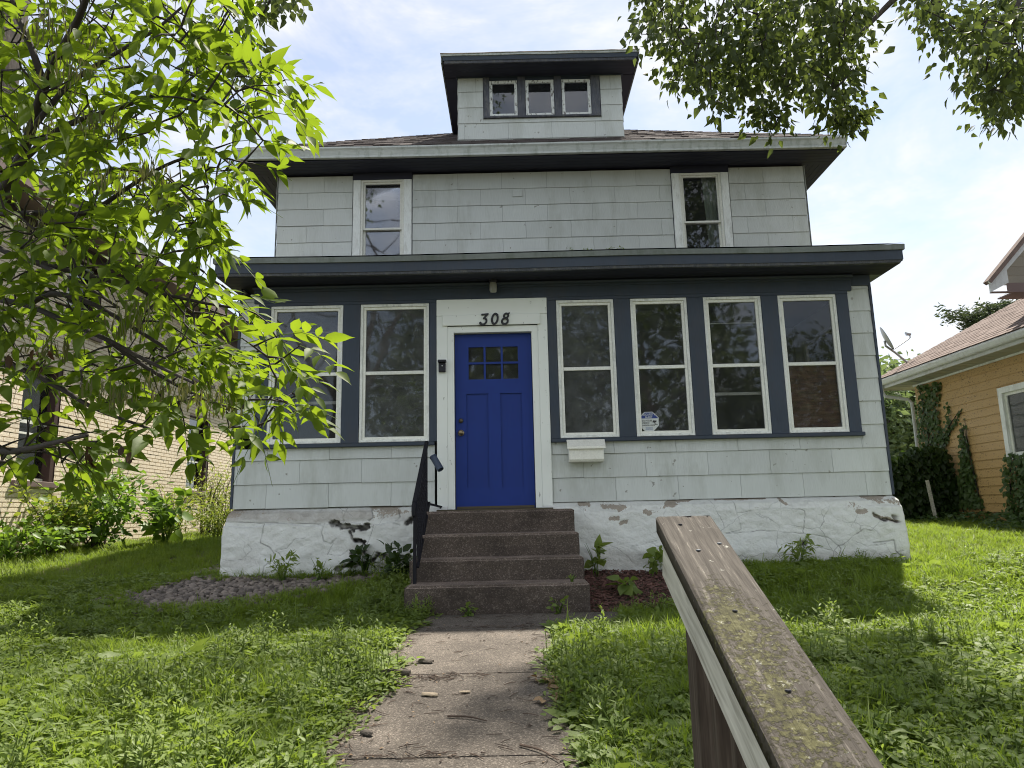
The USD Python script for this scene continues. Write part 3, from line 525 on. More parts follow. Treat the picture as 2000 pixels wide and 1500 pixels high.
# door surround, door
part(H, 'door_casing', [box(-.868, -.745, YP - .040, YP + .08, .93, 3.168, .004)], M['casing']); part(H, 'door_casing', [box(.315, .428, YP - .040, YP + .08, .93, 3.168, .004)], M['casing'])
part(H, 'door_header', [box(-.868, .428, YP - .042, YP + .08, 3.170, 3.368, .005)], M['casing'])
part(H, 'number_board', [box(-.795, .345, YP - .060, YP - .043, 3.045, 3.172, .004)], M['casing'])
part(H, 'door_jamb', [extrude(sbox(-.744, .93, .314, 3.038).difference(sbox(-.668, .9, .240, 2.965)), YP - .034, YP + .10)], M['casing'])
part(H, 'threshold', [box(-.867, .427, YP - .125, YP + .10, .900, .9285, .004)], M['bronze'])
dx0, dx1, dz0, dz1, dy = -.660, .233, .930, 2.958, YP + .035
gx0, gx1, gz0, gz1 = -.515, .088, 2.405, 2.815; pA, pB = (-.533, -.280), (-.140, .108); pz = (1.165, 2.248)
dp = Polygon([(dx0, dz0), (dx1, dz0), (dx1, dz1), (dx0, dz1)])
gl = [(gx0 + k * (gx1 - gx0) / 3 + .012, gx0 + (k + 1) * (gx1 - gx0) / 3 - .012, gz0 + j * (gz1 - gz0) / 2 + .012, gz0 + (j + 1) * (gz1 - gz0) / 2 - .012) for j in (1, 0) for k in range(3)]
for a, b, c, d in gl: dp = dp.difference(sbox(a, c, b, d))
for a, b in (pA, pB): dp = dp.difference(sbox(a, pz[0], b, pz[1]))
D = part(H, 'door', extrude(dp, dy, dy + .042), M['door'], label='blue front door with six small panes')
for a, b in (pA, pB): part(D, 'door_panel', [box(a - .004, b + .004, dy + .014, dy + .035, pz[0] - .004, pz[1] + .004)], M['door_panel'])
for a, b, c, d in gl: part(D, 'pane', [sheet(a - .004, b + .004, c - .004, d + .004, dy + .018)], M['glass'])
part(D, 'door_knob', [lathe([(0, .055), (.022, .052), (.028, .038), (.022, .022), (.012, .016), (.036, .008), (.036, 0)], (-.598, dy, 1.795), 'y', 18)], M['brass'], True)
part(D, 'deadbolt', [lathe([(0, .022), (.022, .020), (.027, .006), (.027, 0)], (-.597, dy, 1.936), 'y', 18)], M['bronze'], True)
part(D, 'door_sweep', [box(dx0 + .01, dx1 - .01, dy - .014, dy - .002, .932, .96)], M['bronze'])
# porch inside: floor, back wall, ceiling, right side wall with its bright window
part(H, 'porch_floor', [box(XL + .03, XR - .03, YP + .14, 10.35, .90, .94)], M['dark_room'])
part(H, 'porch_back_wall', [box(XL + .03, XR - .03, 10.30, 10.345, .945, 3.50)], M['porch_wall'])
part(H, 'porch_ceiling', [box(XL + .03, XR - .03, YP + .09, 10.345, 3.505, 3.53)], M['dark_room'])
part(H, 'porch_lining', [box(XL + .005, XL + .025, YP + .09, 10.29, .945, 3.50)], M['porch_wall'])
part(H, 'porch_side_lining', [extrude(sbox(8.2, .945, 10.29, 3.50).difference(sbox(8.45, 1.62, 10.0, 3.2)), XR - .030, XR - .004, 'yz')], M['porch_side'])
part(H, 'knee_wall', [box(XL + .03, -.9, YP + .02, YP + .07, .95, 1.65), box(.41, XR - .03, YP + .02, YP + .07, .95, 1.65)], M['porch_wall'])
sw = part(H, 'window', [extrude(sbox(8.45, 1.62, 10.0, 3.2).difference(sbox(8.50, 1.67, 9.95, 3.15)), XR - .02, XR + .03, 'yz')], M['white_frame'], label='side window of the porch')
part(sw, 'pane', [box(XR + .004, XR + .008, 8.50, 9.95, 1.67, 3.15)], M['glass']); part(sw, 'meeting_rail', [box(XR - .015, XR + .002, 8.50, 9.95, 2.38, 2.43)], M['white_frame'])
# porch roof
gs = lambda x: .010 * np.sin(x * 1.3 + .4) - .012 * np.exp(-((x - .5) / 1.2) ** 2)
GXL, GXR = -3.345, 4.466
xs = np.linspace(GXL, GXR, 40)
def profile_x(prof, x0=GXL, x1=GXR, sag=gs, n=40):
    xs = np.linspace(x0, x1, n); prof = np.asarray(prof); P_ = np.array([[[x, y, z + sag(x)] for y, z in prof] for x in xs])
    v, f = gridmesh(np.concatenate([P_, P_[:, :1]], 1)); e = len(prof) + 1
    c0 = [[0, i, i + 1] for i in range(1, len(prof) - 1)]; o = (n - 1) * e; c1 = [[o, o + i + 1, o + i] for i in range(1, len(prof) - 1)]
    return v, np.vstack([f, c0, c1])
part(H, 'porch_drip_edge', profile_x([(7.635, 3.712), (7.625, 3.770), (7.640, 3.778), (7.75, 3.805), (7.75, 3.712)]), M['drip'])
part(H, 'porch_fascia', profile_x([(7.652, 3.600), (7.652, 3.710), (7.70, 3.710), (7.70, 3.600)], GXL + .02, GXR - .02), M['navy'])
part(H, 'porch_fascia_strip', profile_x([(7.672, 3.572), (7.660, 3.598), (7.72, 3.598), (7.72, 3.572)], GXL + .04, GXR - .04), M['navy_worn'])
for k in range(4):
    a = 7.70 + k * .1; part(H, 'soffit_board', [box(GXL + .03, GXR - .03, a + .001, a + .097, 3.570, 3.588)], M['soffit'])
for s, x0, x1 in ((0, GXL + .03, XL - .035), (1, XR + .035, GXR - .03)):
    part(H, 'soffit_board', [box(x0, x1, 8.101, 10.38, 3.570, 3.588)], M['soffit'] if s == 0 else M['drip'])
    part(H, 'side_fascia', [box(*((GXL, GXL + .02) if s == 0 else (GXR - .02, GXR)), 7.70, 10.38, 3.60, 3.78)], M['navy'])
ny = 12; XX, YY = np.meshgrid(np.linspace(GXL, GXR, 60), np.linspace(7.63, 10.42, ny), indexing='ij')
RZ = 3.785 + (YY - 7.63) * .345 + gs(XX) * np.clip((8.5 - YY), 0, 1) + .065 * np.exp(-((XX - 1.25) / .85) ** 2) * np.clip((YY - 8.2) / 2, 0, 1)
part(H, 'porch_roof', gridmesh(np.stack([XX, YY, RZ], -1)), M['membrane'], True)
part(H, 'porch_roof_deck', profile_x([(7.76, 3.60), (7.76, 3.77), (10.36, 4.66), (10.36, 3.60)], GXL + .06, GXR - .06), M['soffit'])
# upper storey walls
UW = [(-2.412, -1.500), (2.566, 3.452)]
zl = [4.50, 4.773, 5.045, 5.319, 5.592, 5.864, 6.140]
for k in range(6):
    fa, fb, fc = [(-3.13, -1.13, 3.7), (-2.87, -.79, 4.0)][k % 2]
    z1 = min(zl[k] + .2725, 6.140) - .002
    course(UL, UW[0][0] - .012, zl[k], z1, YU, fa); course(UW[0][1] + .012, UW[1][0] - .012, zl[k], z1, YU, fb, .70); course(UW[1][1] + .012, UR, zl[k], z1, YU, fc)
part(H, 'vent_patch', [box(.07, .225, YU - .027, YU - .017, 5.725, 5.83, .002)], M['siding'], label='small square patch in the siding')
for k in range(21):
    z0 = .5 + k * .272
    if z0 > 6.0: break
    part(H, 'side_shingle', shingle(10.42, 19.3, z0, min(z0 + .27, 6.14), UL, '-x'), M['siding']); part(H, 'side_shingle', shingle(10.42, 19.3, z0, min(z0 + .27, 6.14), UR, '+x'), M['siding'])
part(H, 'corner_board', [box(UL - .020, UL - .0165, YU - .02, YU + .03, 3.9, 6.14)], M['siding']); part(H, 'corner_board', [box(UR + .0165, UR + .020, YU - .02, YU + .03, 3.9, 6.14)], M['siding'])
for q, (a, b) in enumerate(UW):
    zt = 6.055
    part(H, 'window_casing', [box(a, a + .118, YU - .030, YU + .05, 4.45, zt, .004)], M['white']); part(H, 'window_casing', [box(b - .118, b, YU - .030, YU + .05, 4.45, zt, .004)], M['white'])
    part(H, 'window_head', [box(a - .01, b + .01, YU - .034, YU + .05, zt + .001, 6.165, .003)], M['soffit'])
    wp = part(H, 'window', frame(a + .120, b - .120, 4.40, zt, .034, YU - .018, YU + .06), M['cream'], label=['left upper window', 'right upper window with a curtain'][q])
    zm = 5.255
    part(wp, 'upper_sash', frame(a + .155, b - .155, zm - .02, zt - .035, .030, YU + .0, YU + .035), M['cream']); part(wp, 'lower_sash', frame(a + .155, b - .155, 4.45, zm + .012, .034, YU + .036, YU + .06), M['cream'])
    part(wp, 'upper_pane', [sheet(a + .184, b - .184, zm + .009, zt - .064, YU + .018)], M['glass_up'] if q == 0 else M['glass_clear']); part(wp, 'lower_pane', [sheet(a + .188, b - .188, 4.48, zm - .021, YU + .048)], M['glass_up'] if q == 0 else M['glass'])
    part(H, 'dark_room', [box(a - .3, b + .3, YU + 1.6, YU + 1.63, 4.0, 6.13), box(a - .3, b + .3, YU + .08, YU + 1.6, 6.08, 6.12), box(a - .3, a - .28, YU + .08, YU + 1.6, 4.0, 6.08), box(b + .28, b + .3, YU + .08, YU + 1.6, 4.0, 6.08), box(a - .3, b + .3, YU + .08, YU + 1.6, 3.97, 4.0)], M['dark_room'])
    if q == 0: part(H, 'window_blind', [box(a + .15, b - .15, YU + .09, YU + .10, zt - .30 - .03 * k, zt - .02 - .03 * k) for k in (0,)], M['blind'])
    else:
        t = np.linspace(0, 1, 40); px_ = b - .38 + .28 * t; wv = .018 * np.sin(t * 26)
        P_ = np.stack([np.stack([px_ + np.interp(z, [4.4, 5.3, 6.1], [.06, .035, 0]) * (1 - t), YU + .13 + wv, np.full(40, z)], -1) for z in np.linspace(4.4, 6.05, 8)], 0)
        part(H, 'curtain', gridmesh(P_), M['curtain'], True)
# inner sheathing so that nothing shows through the siding joints
part(H, 'sheathing', [extrude(sbox(UL + .01, 3.9, UR - .01, 6.14).difference(unary_union([sbox(a + .12, 4.0, b - .12, 6.05) for a, b in UW])), YU + .001, YU + .06), extrude(sbox(-.75, 6.5, 1.86, 7.85).difference(sbox(-.27, 7.12, 1.39, 7.79)), YD + .001, YD + .06)], M['soffit'])
part(H, 'side_sheathing', [box(UL + .003, UL + .05, 10.46, 19.3, .3, 6.14), box(UR - .05, UR - .003, 10.46, 19.3, .3, 6.14), box(UL + .01, UR - .01, 19.25, 19.3, .3, 6.14), box(UL + .06, UR - .06, YU + 1.7, YU + 1.75, 3.6, 6.12)], M['siding'])
# main eave: soffit boards, fascia, gutter; hip roof
OV = .475; EX0, EX1, EY0, EY1 = UL - OV, UR + OV, YU - OV, 19.3 + OV
sg = lambda x: .006 * np.sin(x * 1.1) - .008 * np.exp(-((x - 1.0) / 1.5) ** 2)
for k in range(5):
    a = EY0 + .03 + k * .092; part(H, 'soffit_board', [box(EX0 + .02, EX1 - .02, a, a + .089, 6.165, 6.180, .003)], M['soffit'])
for s in (0, 1):
    for k in range(5):
        x = (EX0 + .02 + k * .092) if s == 0 else (EX1 - .02 - .089 - k * .092)
        part(H, 'soffit_board', [box(x, x + .089, YU + .005, EY1, 6.165, 6.180, .003)], M['soffit'])
part(H, 'gutter', profile_x([(EY0 - .012, 6.185), (EY0 - .030, 6.190), (EY0 - .030, 6.215), (EY0 - .014, 6.228), (EY0 - .040, 6.300), (EY0 - .062, 6.325), (EY0 - .062, 6.348), (EY0 + .02, 6.348), (EY0 + .02, 6.185)], EX0, EX1, sg), M['gutter'])
for s, x in ((0, EX0), (1, EX1 - .03)): part(H, 'side_fascia', [box(x, x + .03, EY0 + .021, EY1, 6.182, 6.34)], M['gutter'])
RS = .63; zr = 6.355; half = (EX1 - EX0) / 2; xm = (EX0 + EX1) / 2
def hip(t): return np.array([EX0 + t, EY0 + t, zr + RS * t])
apex0, apex1 = np.array([xm, EY0 + half, zr + RS * half]), np.array([xm, EY1 - half, zr + RS * half])
c00, c10, c11, c01 = np.array([EX0, EY0 - .05, zr]), np.array([EX1, EY0 - .05, zr]), np.array([EX1, EY1, zr]), np.array([EX0, EY1, zr])
part(H, 'roof_deck', (np.array([c00, c10, c11, c01, apex0, apex1]) - [0, 0, .012], np.array([[0, 1, 4], [1, 2, 5], [1, 5, 4], [2, 3, 5], [3, 0, 4], [3, 4, 5], [0, 3, 2], [0, 2, 1]])), M['shingle'])
rs = np.random.default_rng(21)
def shingle_rows(p0, ux, uy, nrm, length, edge0, edge1, expo, tabw, th, rows):
    """Shingle tabs on a slope: rows from the eave at p0 along ux, up the slope along uy; edge0/1(s) give the row's ends."""
    out = []
    for r in range(rows):
        s = r * expo; a, b = edge0(s), edge1(s)
        if b - a < .1: break
        xs = [a] + list(np.arange(a + rs.uniform(.05, tabw), b - .04, tabw)) + [b]
        for x0, x1 in zip(xs[:-1], xs[1:]):
            h = th * rs.uniform(.6, 1.4); lo = s - rs.uniform(0, .008)
            q = [p0 + ux * x + uy * y + nrm * k for x, y, k in ((x0 + .003, lo, h), (x1 - .003, lo, h), (x1 - .003, s + expo * 1.05, .003), (x0 + .003, s + expo * 1.05, .003), (x0 + .003, lo, 0), (x1 - .003, lo, 0))]
            out.append((np.array(q), np.array([[0, 1, 2], [0, 2, 3], [4, 5, 1], [4, 1, 0]])))
    return cat(out)
sl = norm(np.array([0, 1, RS])); nn = norm(np.array([0, -RS, 1])); k_ = 1 / math.sqrt(1 + RS * RS)
part(H, 'roof_shingles', shingle_rows(c00, np.array([1., 0, 0]), sl, nn, 0, lambda s: s * k_, lambda s: EX1 - EX0 - s * k_, .14, .30, .010, 40), M['shingle'], kind='stuff')
# dormer
DX0, DX1 = -.77, 1.88
for k, z0 in enumerate([6.50, 6.764, 7.045, 7.322, 7.599]):
    z1 = [6.762, 7.043, 7.320, 7.597, 7.845][k]; f0 = [-.55, 0.03, -.3, -.3, -.3][k]
    if k < 2: course(DX0, DX1, z0, z1, YD, f0 + (.0 if k else 0), .70)
    else: course(DX0, -.365, z0, z1, YD, [-9, -9, -.49][k - 2], 5); course(1.535, DX1, z0, z1, YD, [-9, -9, 1.70][k - 2], 5)
part(H, 'siding_shingle', shingle(-.365, 1.535, 7.045, 7.118, YD), M['siding'])
for k in range(7):
    for x, ax in ((DX0, '-x'), (DX1, '+x')): part(H, 'dormer_side_shingle', shingle(YD + .02, YD + 2.8, 6.5 + k * .27, min(6.77 + k * .27, 8.0), x, ax), M['siding'])
part(H, 'dormer_trim', [box(DX0 - .03, DX1 + .03, YD - .030, YD + .05, 7.846, 7.985)], M['navy'])
for a, b in ((-.358, -.268), (.195, .318), (.788, .905), (1.385, 1.525)): part(H, 'dormer_post', [box(a, b, YD - .028, YD + .05, 7.155, 7.845, .004)], M['navy_worn'])
part(H, 'dormer_sill', [box(-.362, 1.530, YD - .045, YD + .05, 7.120, 7.153, .005)], M['navy_worn'])
for i, (a, b) in enumerate(((-.262, .189), (.324, .782), (.911, 1.379))):
    wp = part(H, 'dormer_window', frame(a, b, 7.156, 7.79, .048, YD - .008, YD + .03), M['peel_white'], label=['left dormer window', 'middle dormer window', 'right dormer window'][i])
    part(wp, 'pane', [sheet(a + .046, b - .046, 7.20, 7.744, YD + .012)], M['glass_up'])
    part(wp, 'top_trim', [box(a - .004, b + .004, YD - .006, YD + .04, 7.792, 7.844)], M['navy'])
part(H, 'dormer_room', [box(-.5, 1.65, YD + 1.2, YD + 1.22, 6.9, 7.95), box(-.5, 1.65, YD + .08, YD + 1.2, 7.93, 7.95)], M['dark_room'])
dz = 7.985; ex0, ex1, ey = -1.005, 2.115, 10.06
for k in range(5):
    a = ey + .04 + k * .08; part(H, 'dormer_soffit_board', [box(ex0 + .03, ex1 - .03, a, a + .078, dz - .13, dz - .118)], M['soffit'])
for s in (0, 1):
    x0, x1 = (ex0 + .02, DX0 - .02) if s == 0 else (DX1 + .02, ex1 - .02)
    part(H, 'dormer_soffit_board', [box(x0, x1, YD - .02, 13.2, dz - .13, dz - .118)], M['soffit']); part(H, 'dormer_rake', [box(*((ex0, ex0 + .02) if s == 0 else (ex1 - .02, ex1)), ey + .02, 13.2, dz - .135, dz - .02)], M['drip'])
part(H, 'dormer_fascia', profile_x([(ey + .012, dz - .10), (ey, dz - .035), (ey + .05, dz - .035), (ey + .05, dz - .10)], ex0 + .03, ex1 - .03, lambda x: 0, 2), M['navy'])
part(H, 'dormer_fascia_strip', profile_x([(ey + .035, dz - .135), (ey + .022, dz - .102), (ey + .06, dz - .102), (ey + .06, dz - .135)], ex0 + .05, ex1 - .05, lambda x: 0, 2), M['navy_worn'])
part(H, 'dormer_drip_edge', profile_x([(ey - .012, dz - .034), (ey - .02, dz - .004), (ey - .005, dz + .004), (ey + .1, dz + .012), (ey + .1, dz - .034)], ex0, ex1, lambda x: .003 * np.sin(7 * x), 30), M['gutter'])
XX, YY = np.meshgrid(np.linspace(ex0 - .01, ex1 + .01, 50), np.array([ey - .03, ey - .012, 11., 13.4]), indexing='ij')
part(H, 'dormer_roof', gridmesh(np.stack([XX, YY, dz + .016 + (YY - ey) * .10 + .008 * (meshkit.noise(np.stack([XX * 6, YY, YY * 0], -1)) - .3) - .02 * (YY < ey - .02)], -1)), M['shingle'])

# ------------------------------------------------------------------ things fixed to the house front
hn = thing('house_number', 'black metal house number 308 above the blue door', 'house number', (-.19, YP - .06, 3.05))
def stroke(pts, w): return LineString(pts).buffer(w, cap_style='round')
def arc(cx, cz, rx, rz, a0, a1, n=22): return [(cx + rx * math.cos(math.radians(a)), cz + rz * math.sin(math.radians(a))) for a in np.linspace(a0, a1, n)]
three = unary_union([stroke([(-.030, .112), (.034, .118)], .0095), stroke([(.034, .118), (-.004, .072)], .010), stroke(arc(-.008, .038, .036, .036, 80, -150), .0108), Point(-.036, .018).buffer(.014)])
zero = unary_union([stroke(arc(0, .062, .031, .056, 0, 360, 40), .0115)])
eight = unary_union([stroke(arc(.004, .094, .023, .025, 0, 360, 30), .0105), stroke(arc(-.002, .034, .032, .032, 0, 360, 30), .0112), stroke([(.022, .112), (.034, .124)], .008)])
from shapely import affinity
for g, x in ((three, -.318), (zero, -.193), (eight, -.070)):
    g = affinity.translate(affinity.scale(affinity.skew(g, xs=8, origin=(0, 0)), 1.06, 1.08, origin=(0, 0)), x, 3.046)
    part(hn, 'digit', extrude(g, YP - .074, YP - .061), M['digit'])
pl = thing('porch_light', 'small jar shaped porch light above the door', 'lamp', (-.195, YP - .04, 3.45))
part(pl, 'lamp_cap', [lathe([(0, .075), (.05, .072), (.055, .03), (.050, 0), (0, 0)], (-.195, YP - .115, 3.535), n=18), box(-.225, -.165, YP - .10, YP - .051, 3.55, 3.60, .005)], M['black'], 30)
part(pl, 'lamp_jar', [lathe([(.038, .535), (.044, .50), (.045, .455), (.036, .425), (0, .418)], (-.195, YP - .115, 3.0), n=18)], M['lampglass'], True)
mb = thing('mailbox', 'cream metal mailbox on the wall under the third porch window', 'mailbox', (.815, YP - .02, 1.42))
part(mb, 'mailbox_body', [extrude(Polygon([(7.965, 1.425), (8.068, 1.420), (8.068, 1.655), (7.95, 1.585), (7.938, 1.565), (7.945, 1.45)]), .622, 1.008, 'yz')], M['mailbox'])
part(mb, 'mailbox_lid', [extrude(Polygon([(7.918, 1.566), (7.926, 1.566), (7.934, 1.585), (7.99, 1.662), (8.066, 1.662), (8.066, 1.674), (7.985, 1.674), (7.918, 1.592)]), .602, 1.028, 'yz')], M['mailbox'])
db = thing('doorbell_camera', 'black doorbell camera on the white casing left of the door', 'doorbell', (-.79, YP - .05, 2.49))
part(db, 'doorbell_body', [box(-.843, -.762, YP - .078, YP - .041, 2.495, 2.602, .006)], M['black']); part(db, 'doorbell_hood', [box(-.85, -.755, YP - .11, YP - .041, 2.605, 2.632, .005)], M['black'])
part(db, 'lens', [lathe([(0, .006), (.006, .005), (.008, 0)], (-.80, YP - .0785, 2.565), 'y', 12)], M['sticker_white'], True)
st = thing('security_sticker', 'octagonal blue and white security sticker in the lower corner of a porch window', 'sticker', (1.56, YP, 1.77))
oc = lambda r: Polygon([(1.562 + r * math.cos(math.radians(22.5 + 45 * k)), 1.875 + r * math.sin(math.radians(22.5 + 45 * k))) for k in range(8)])
clip = sbox(1.477, 1.766, 1.9, 2.1)
part(st, 'sticker_face', extrude(oc(.122).intersection(clip), YP + .0070, YP + .0078), M['sticker_white'])
part(st, 'sticker_band', extrude(oc(.114).intersection(sbox(1.477, 1.912, 1.9, 2.1)), YP + .0062, YP + .0068), M['sticker_blue'])
def text(s, x, z, h, y, center=True):
    t = meshkit.text_mesh(s, h, .0006, True); v = np.array(t.vertices); w = v[:, 0].max()
    return np.stack([v[:, 0] - (w / 2 if center else 0) + x, y - v[:, 2], v[:, 1] + z], 1), np.array(t.faces)[:, ::-1][:, ::-1]
part(st, 'lettering', [text('SECURITY', 1.562, 1.945, .022, YP + .0058), text('ALERT', 1.562, 1.917, .020, YP + .0058)], M['sticker_white'])
part(st, 'dark_lettering', [text('24 HOUR', 1.482, 1.876, .019, YP + .0066, False), text('VIDEO', 1.482, 1.850, .019, YP + .0066, False), text('SURVEILLANCE', 1.482, 1.826, .014, YP + .0066, False)], M['sticker_ink'])
part(st, 'camera_drawing', extrude(unary_union([Polygon([(1.60, 1.866), (1.612, 1.889), (1.652, 1.884), (1.648, 1.872), (1.628, 1.86)]), stroke([(1.63, 1.86), (1.632, 1.842), (1.658, 1.842)], .004)]), YP + .0060, YP + .0066), M['sticker_ink'])
part(st, 'pale_lettering', [text('WARNING', 1.562, 1.797, .012, YP + .0066), text('MONITORED', 1.562, 1.781, .010, YP + .0066)], M['sticker_pale'])

# ------------------------------------------------------------------ front steps and iron railing
S = thing('front_steps', 'brown exposed aggregate concrete steps up to the blue door', 'steps', (-.16, 6.5, 0))
SX0, SX1 = -.955, .625
lev = [(7.60, .910, .676), (7.20, .680, .456), (6.88, .462, .252), (6.50, .258, -.05)]
rs = np.random.default_rng(8)
for k, (yf, zt, zb) in enumerate(lev):
    e = .008 * k; x0, x1 = SX0 - (.0 if k < 2 else .05 if k == 2 else .05) + (0 if k < 3 else 0), SX1 + e
    if k == 3: x0 = SX0 - .04
    b = trimesh.creation.box([x1 - x0, 7.965 - yf, zt - zb]); b.apply_translation([(x0 + x1) / 2, (yf + 7.965) / 2, (zt + zb) / 2])
    b = b.subdivide_to_size(.035); v = np.array(b.vertices); cen = np.array([(x0 + x1) / 2, (yf + 8) / 2, (zt + zb) / 2])
    d = np.stack([np.minimum(v[:, 0] - x0, x1 - v[:, 0]), v[:, 1] - yf, zt - v[:, 2]], 1)          # round the worn edges
    for i, j in ((1, 2), (0, 2), (0, 1)):
        e_ = np.maximum(0, .02 - np.hypot(d[:, i], d[:, j])) * .7
        if 1 in (i, j): v[:, 1] += e_
        if 2 in (i, j): v[:, 2] -= e_
    v += (meshkit.noise(v * 22) - .5)[:, None] * np.array([.006, -.010, .004])
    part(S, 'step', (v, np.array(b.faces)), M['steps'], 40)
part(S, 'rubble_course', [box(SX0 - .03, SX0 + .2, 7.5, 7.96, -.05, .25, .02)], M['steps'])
R = thing('iron_railing', 'black wrought iron handrail on the left side of the front steps', 'railing', (-.93, 6.75, .26))
rx = -.915
ta, tb = np.array([rx - .02, 6.72, .985]), np.array([rx - .045, 7.86, 1.665])
def along(t): return ta + (tb - ta) * t
ext = tb + np.array([.02, .13, -.02])
def bar(a, b, w, h, up_=np.array([0, 0, 1.])):
    a, b = np.asarray(a, float), np.asarray(b, float); d = norm(b - a); s = norm(np.cross(d, up_)); u = np.cross(s, d)
    v = np.array([p + s * w / 2 * i + u * h / 2 * j for p in (a, b) for i, j in ((-1, -1), (1, -1), (1, 1), (-1, 1))])
    q = np.array([[0, 1, 2, 3], [4, 7, 6, 5], [0, 4, 5, 1], [1, 5, 6, 2], [2, 6, 7, 3], [3, 7, 4, 0]]); return v, np.vstack([q[:, [0, 1, 2]], q[:, [0, 2, 3]]])[:, ::-1]
part(R, 'top_rail', [bar(ta, tb, .044, .022), bar(ta + [0, 0, .014], tb + [0, 0, .014], .030, .010), bar(ta - [0, 0, .02], tb - [0, 0, .02], .026, .018)], M['iron'])
part(R, 'rail_scroll', [tube([ta + [0, 0, -.005], ta + [0, -.035, -.02], ta + [0, -.05, -.06], ta + [0, -.045, -.10], ta + [0, -.02, -.115]], [.022, .023, .022, .02, .016], 9)], M['iron'], 40)
la, lb = np.array([rx, 6.80, .40]), np.array([rx - .015, 7.84, 1.01])
part(R, 'bottom_rail', [bar(la, lb, .026, .020)], M['iron'])
for y, zb, nm in ((6.76, .255, 'post'), (7.80, .90, 'post')):
    t = (y - 6.72) / 1.14; p = along(t); part(R, nm, [bar((p[0], y, zb), p, .030, .030, np.array([0, 1., 0]))], M['iron'])
for k in range(7):
    y = 6.87 + k * .128; t = (y - 6.72) / 1.14; p = along(t); q = la + (lb - la) * (y - 6.80) / 1.04
    n = 26; zz_ = np.linspace(q[2], p[2], n); v = []
    for i, z in enumerate(zz_):
        a = i * .55 * (5 < i < 20) + (.55 * 5 if i <= 5 else .55 * 20 if i >= 20 else 0); c, s_ = math.cos(a) * .009, math.sin(a) * .009
        x = q[0] + (p[0] - q[0]) * i / (n - 1); v += [[x + c - s_, y + s_ + c, z], [x - c - s_, y - s_ + c, z], [x - c + s_, y - s_ - c, z], [x + c + s_, y + s_ - c, z]]
    f = [[4 * i + j, 4 * i + (j + 1) % 4, 4 * i + 4 + (j + 1) % 4, 4 * i + 4 + j] for i in range(n - 1) for j in range(4)]
    part(R, 'baluster', [(np.array(v), np.array(f))], M['iron'])
part(R, 'wall_bracket', [bar((rx - .03, 7.80, 1.0), (-.82, 8.06, .96), .02, .02), bar((-.82, 8.06, .96), (-.84, 8.06, .93), .05, .01)], M['iron'])
tu = thing('railing_tube', 'short blue grey plastic tube tilted at the upper end of the iron railing', 'tube', (-.83, 7.84, 1.38))
part(tu, 'tube_body', [tube([(-.885, 7.86, 1.50), (-.80, 7.80, 1.36)], [.038, .038], 14, False), tube([(-.80, 7.80, 1.36), (-.885, 7.86, 1.50)], [.034, .034], 14, False)], M['tube'], 40); part(tu, 'tube_cap', [tube([(-.885, 7.86, 1.50), (-.892, 7.865, 1.512)], [.042, .042], 14)], M['tube'], 40)

# ------------------------------------------------------------------ wooden stair rail in the foreground
W = thing('wooden_stair_rail', 'weathered wooden stair rail with yellow lichen sloping down in the foreground', 'handrail', (.43, 1.75, -.25))
SLP = (.868 - .536) / (1.834 - 1.049)
def railz(y): return .868 + SLP * (y - 1.834)
ys = np.linspace(.30, 1.838, 150); cs = np.linspace(-1, 1, 41)
Xc = .428; hw = .0705
ring = [(s * hw, -.004 * max(0, abs(s) - .93) / .07) for s in cs]
prof = [(c, t) for c, t in ring] + [(hw, -.038), (-hw, -.038)]
P_ = np.array([[[Xc + c, y, railz(y) + t] for c, t in prof + prof[:1]] for y in ys])
g_ = meshkit.fbm(P_ * np.array([130, 3.0, 3.0]), 3, 4) - .5; top = (np.arange(len(prof) + 1) < 41)[None, :]
P_[:, :, 2] += np.where(top, g_ * .0035, 0) ; P_[:, :, 0] += np.where(~top, g_ * .002, 0)
P_[-1, :, 1] += (meshkit.noise(P_[-1] * 60) - .5) * .008
v, f = gridmesh(P_); o = (len(ys) - 1) * (len(prof) + 1)
f = np.vstack([f, [[o, o + i + 1, o + i] for i in range(1, len(prof) - 1)]])
part(W, 'rail_cap', (v, f[:, ::-1]), M['rail_top'], True)
part(W, 'side_rail', [bar((Xc - .048, .30, railz(.30) - .085), (Xc - .048, 1.80, railz(1.80) - .085), .036, .088)], M['rail_side'])
part(W, 'post', [box(Xc - .030, Xc + .058, 1.675, 1.764, -.28, railz(1.72) - .06, .005)], M['post_wood'])
for k in range(10):
    y = 1.56 - k * .125
    part(W, 'baluster', [box(Xc - .028, Xc + .008, y - .018, y + .018, railz(y) - .82, railz(y) - .06, .003)], M['post_wood'])
part(W, 'lower_rail', [bar((Xc - .048, .30, railz(.30) - .86), (Xc - .048, 1.76, railz(1.76) - .86), .036, .088)], M['post_wood'])
for y, x in ((1.79, -.02), (1.69, .045), (1.66, -.012), (1.42, -.01), (1.20, .0)):
    part(W, 'nail_head', [lathe([(0, .0022), (.0045, .0018), (.0055, 0)], (Xc + x, y, railz(y) + .0005), n=10)], M['metal'] if x > .03 or y == 1.66 else M['black'])
# timber stair below the rail (beneath the camera)
sb = thing('garden_stair', 'concrete garden steps down to the pavement below the wooden rail', 'steps', (-.3, 0, -1.2))
for k in range(6): part(sb, 'step', [box(-.95, .36, 1.9 - .33 * (k + 1), 1.9 - .33 * k, -1.4, -.25 - .16 * (k + 1), .01)], M['path'])

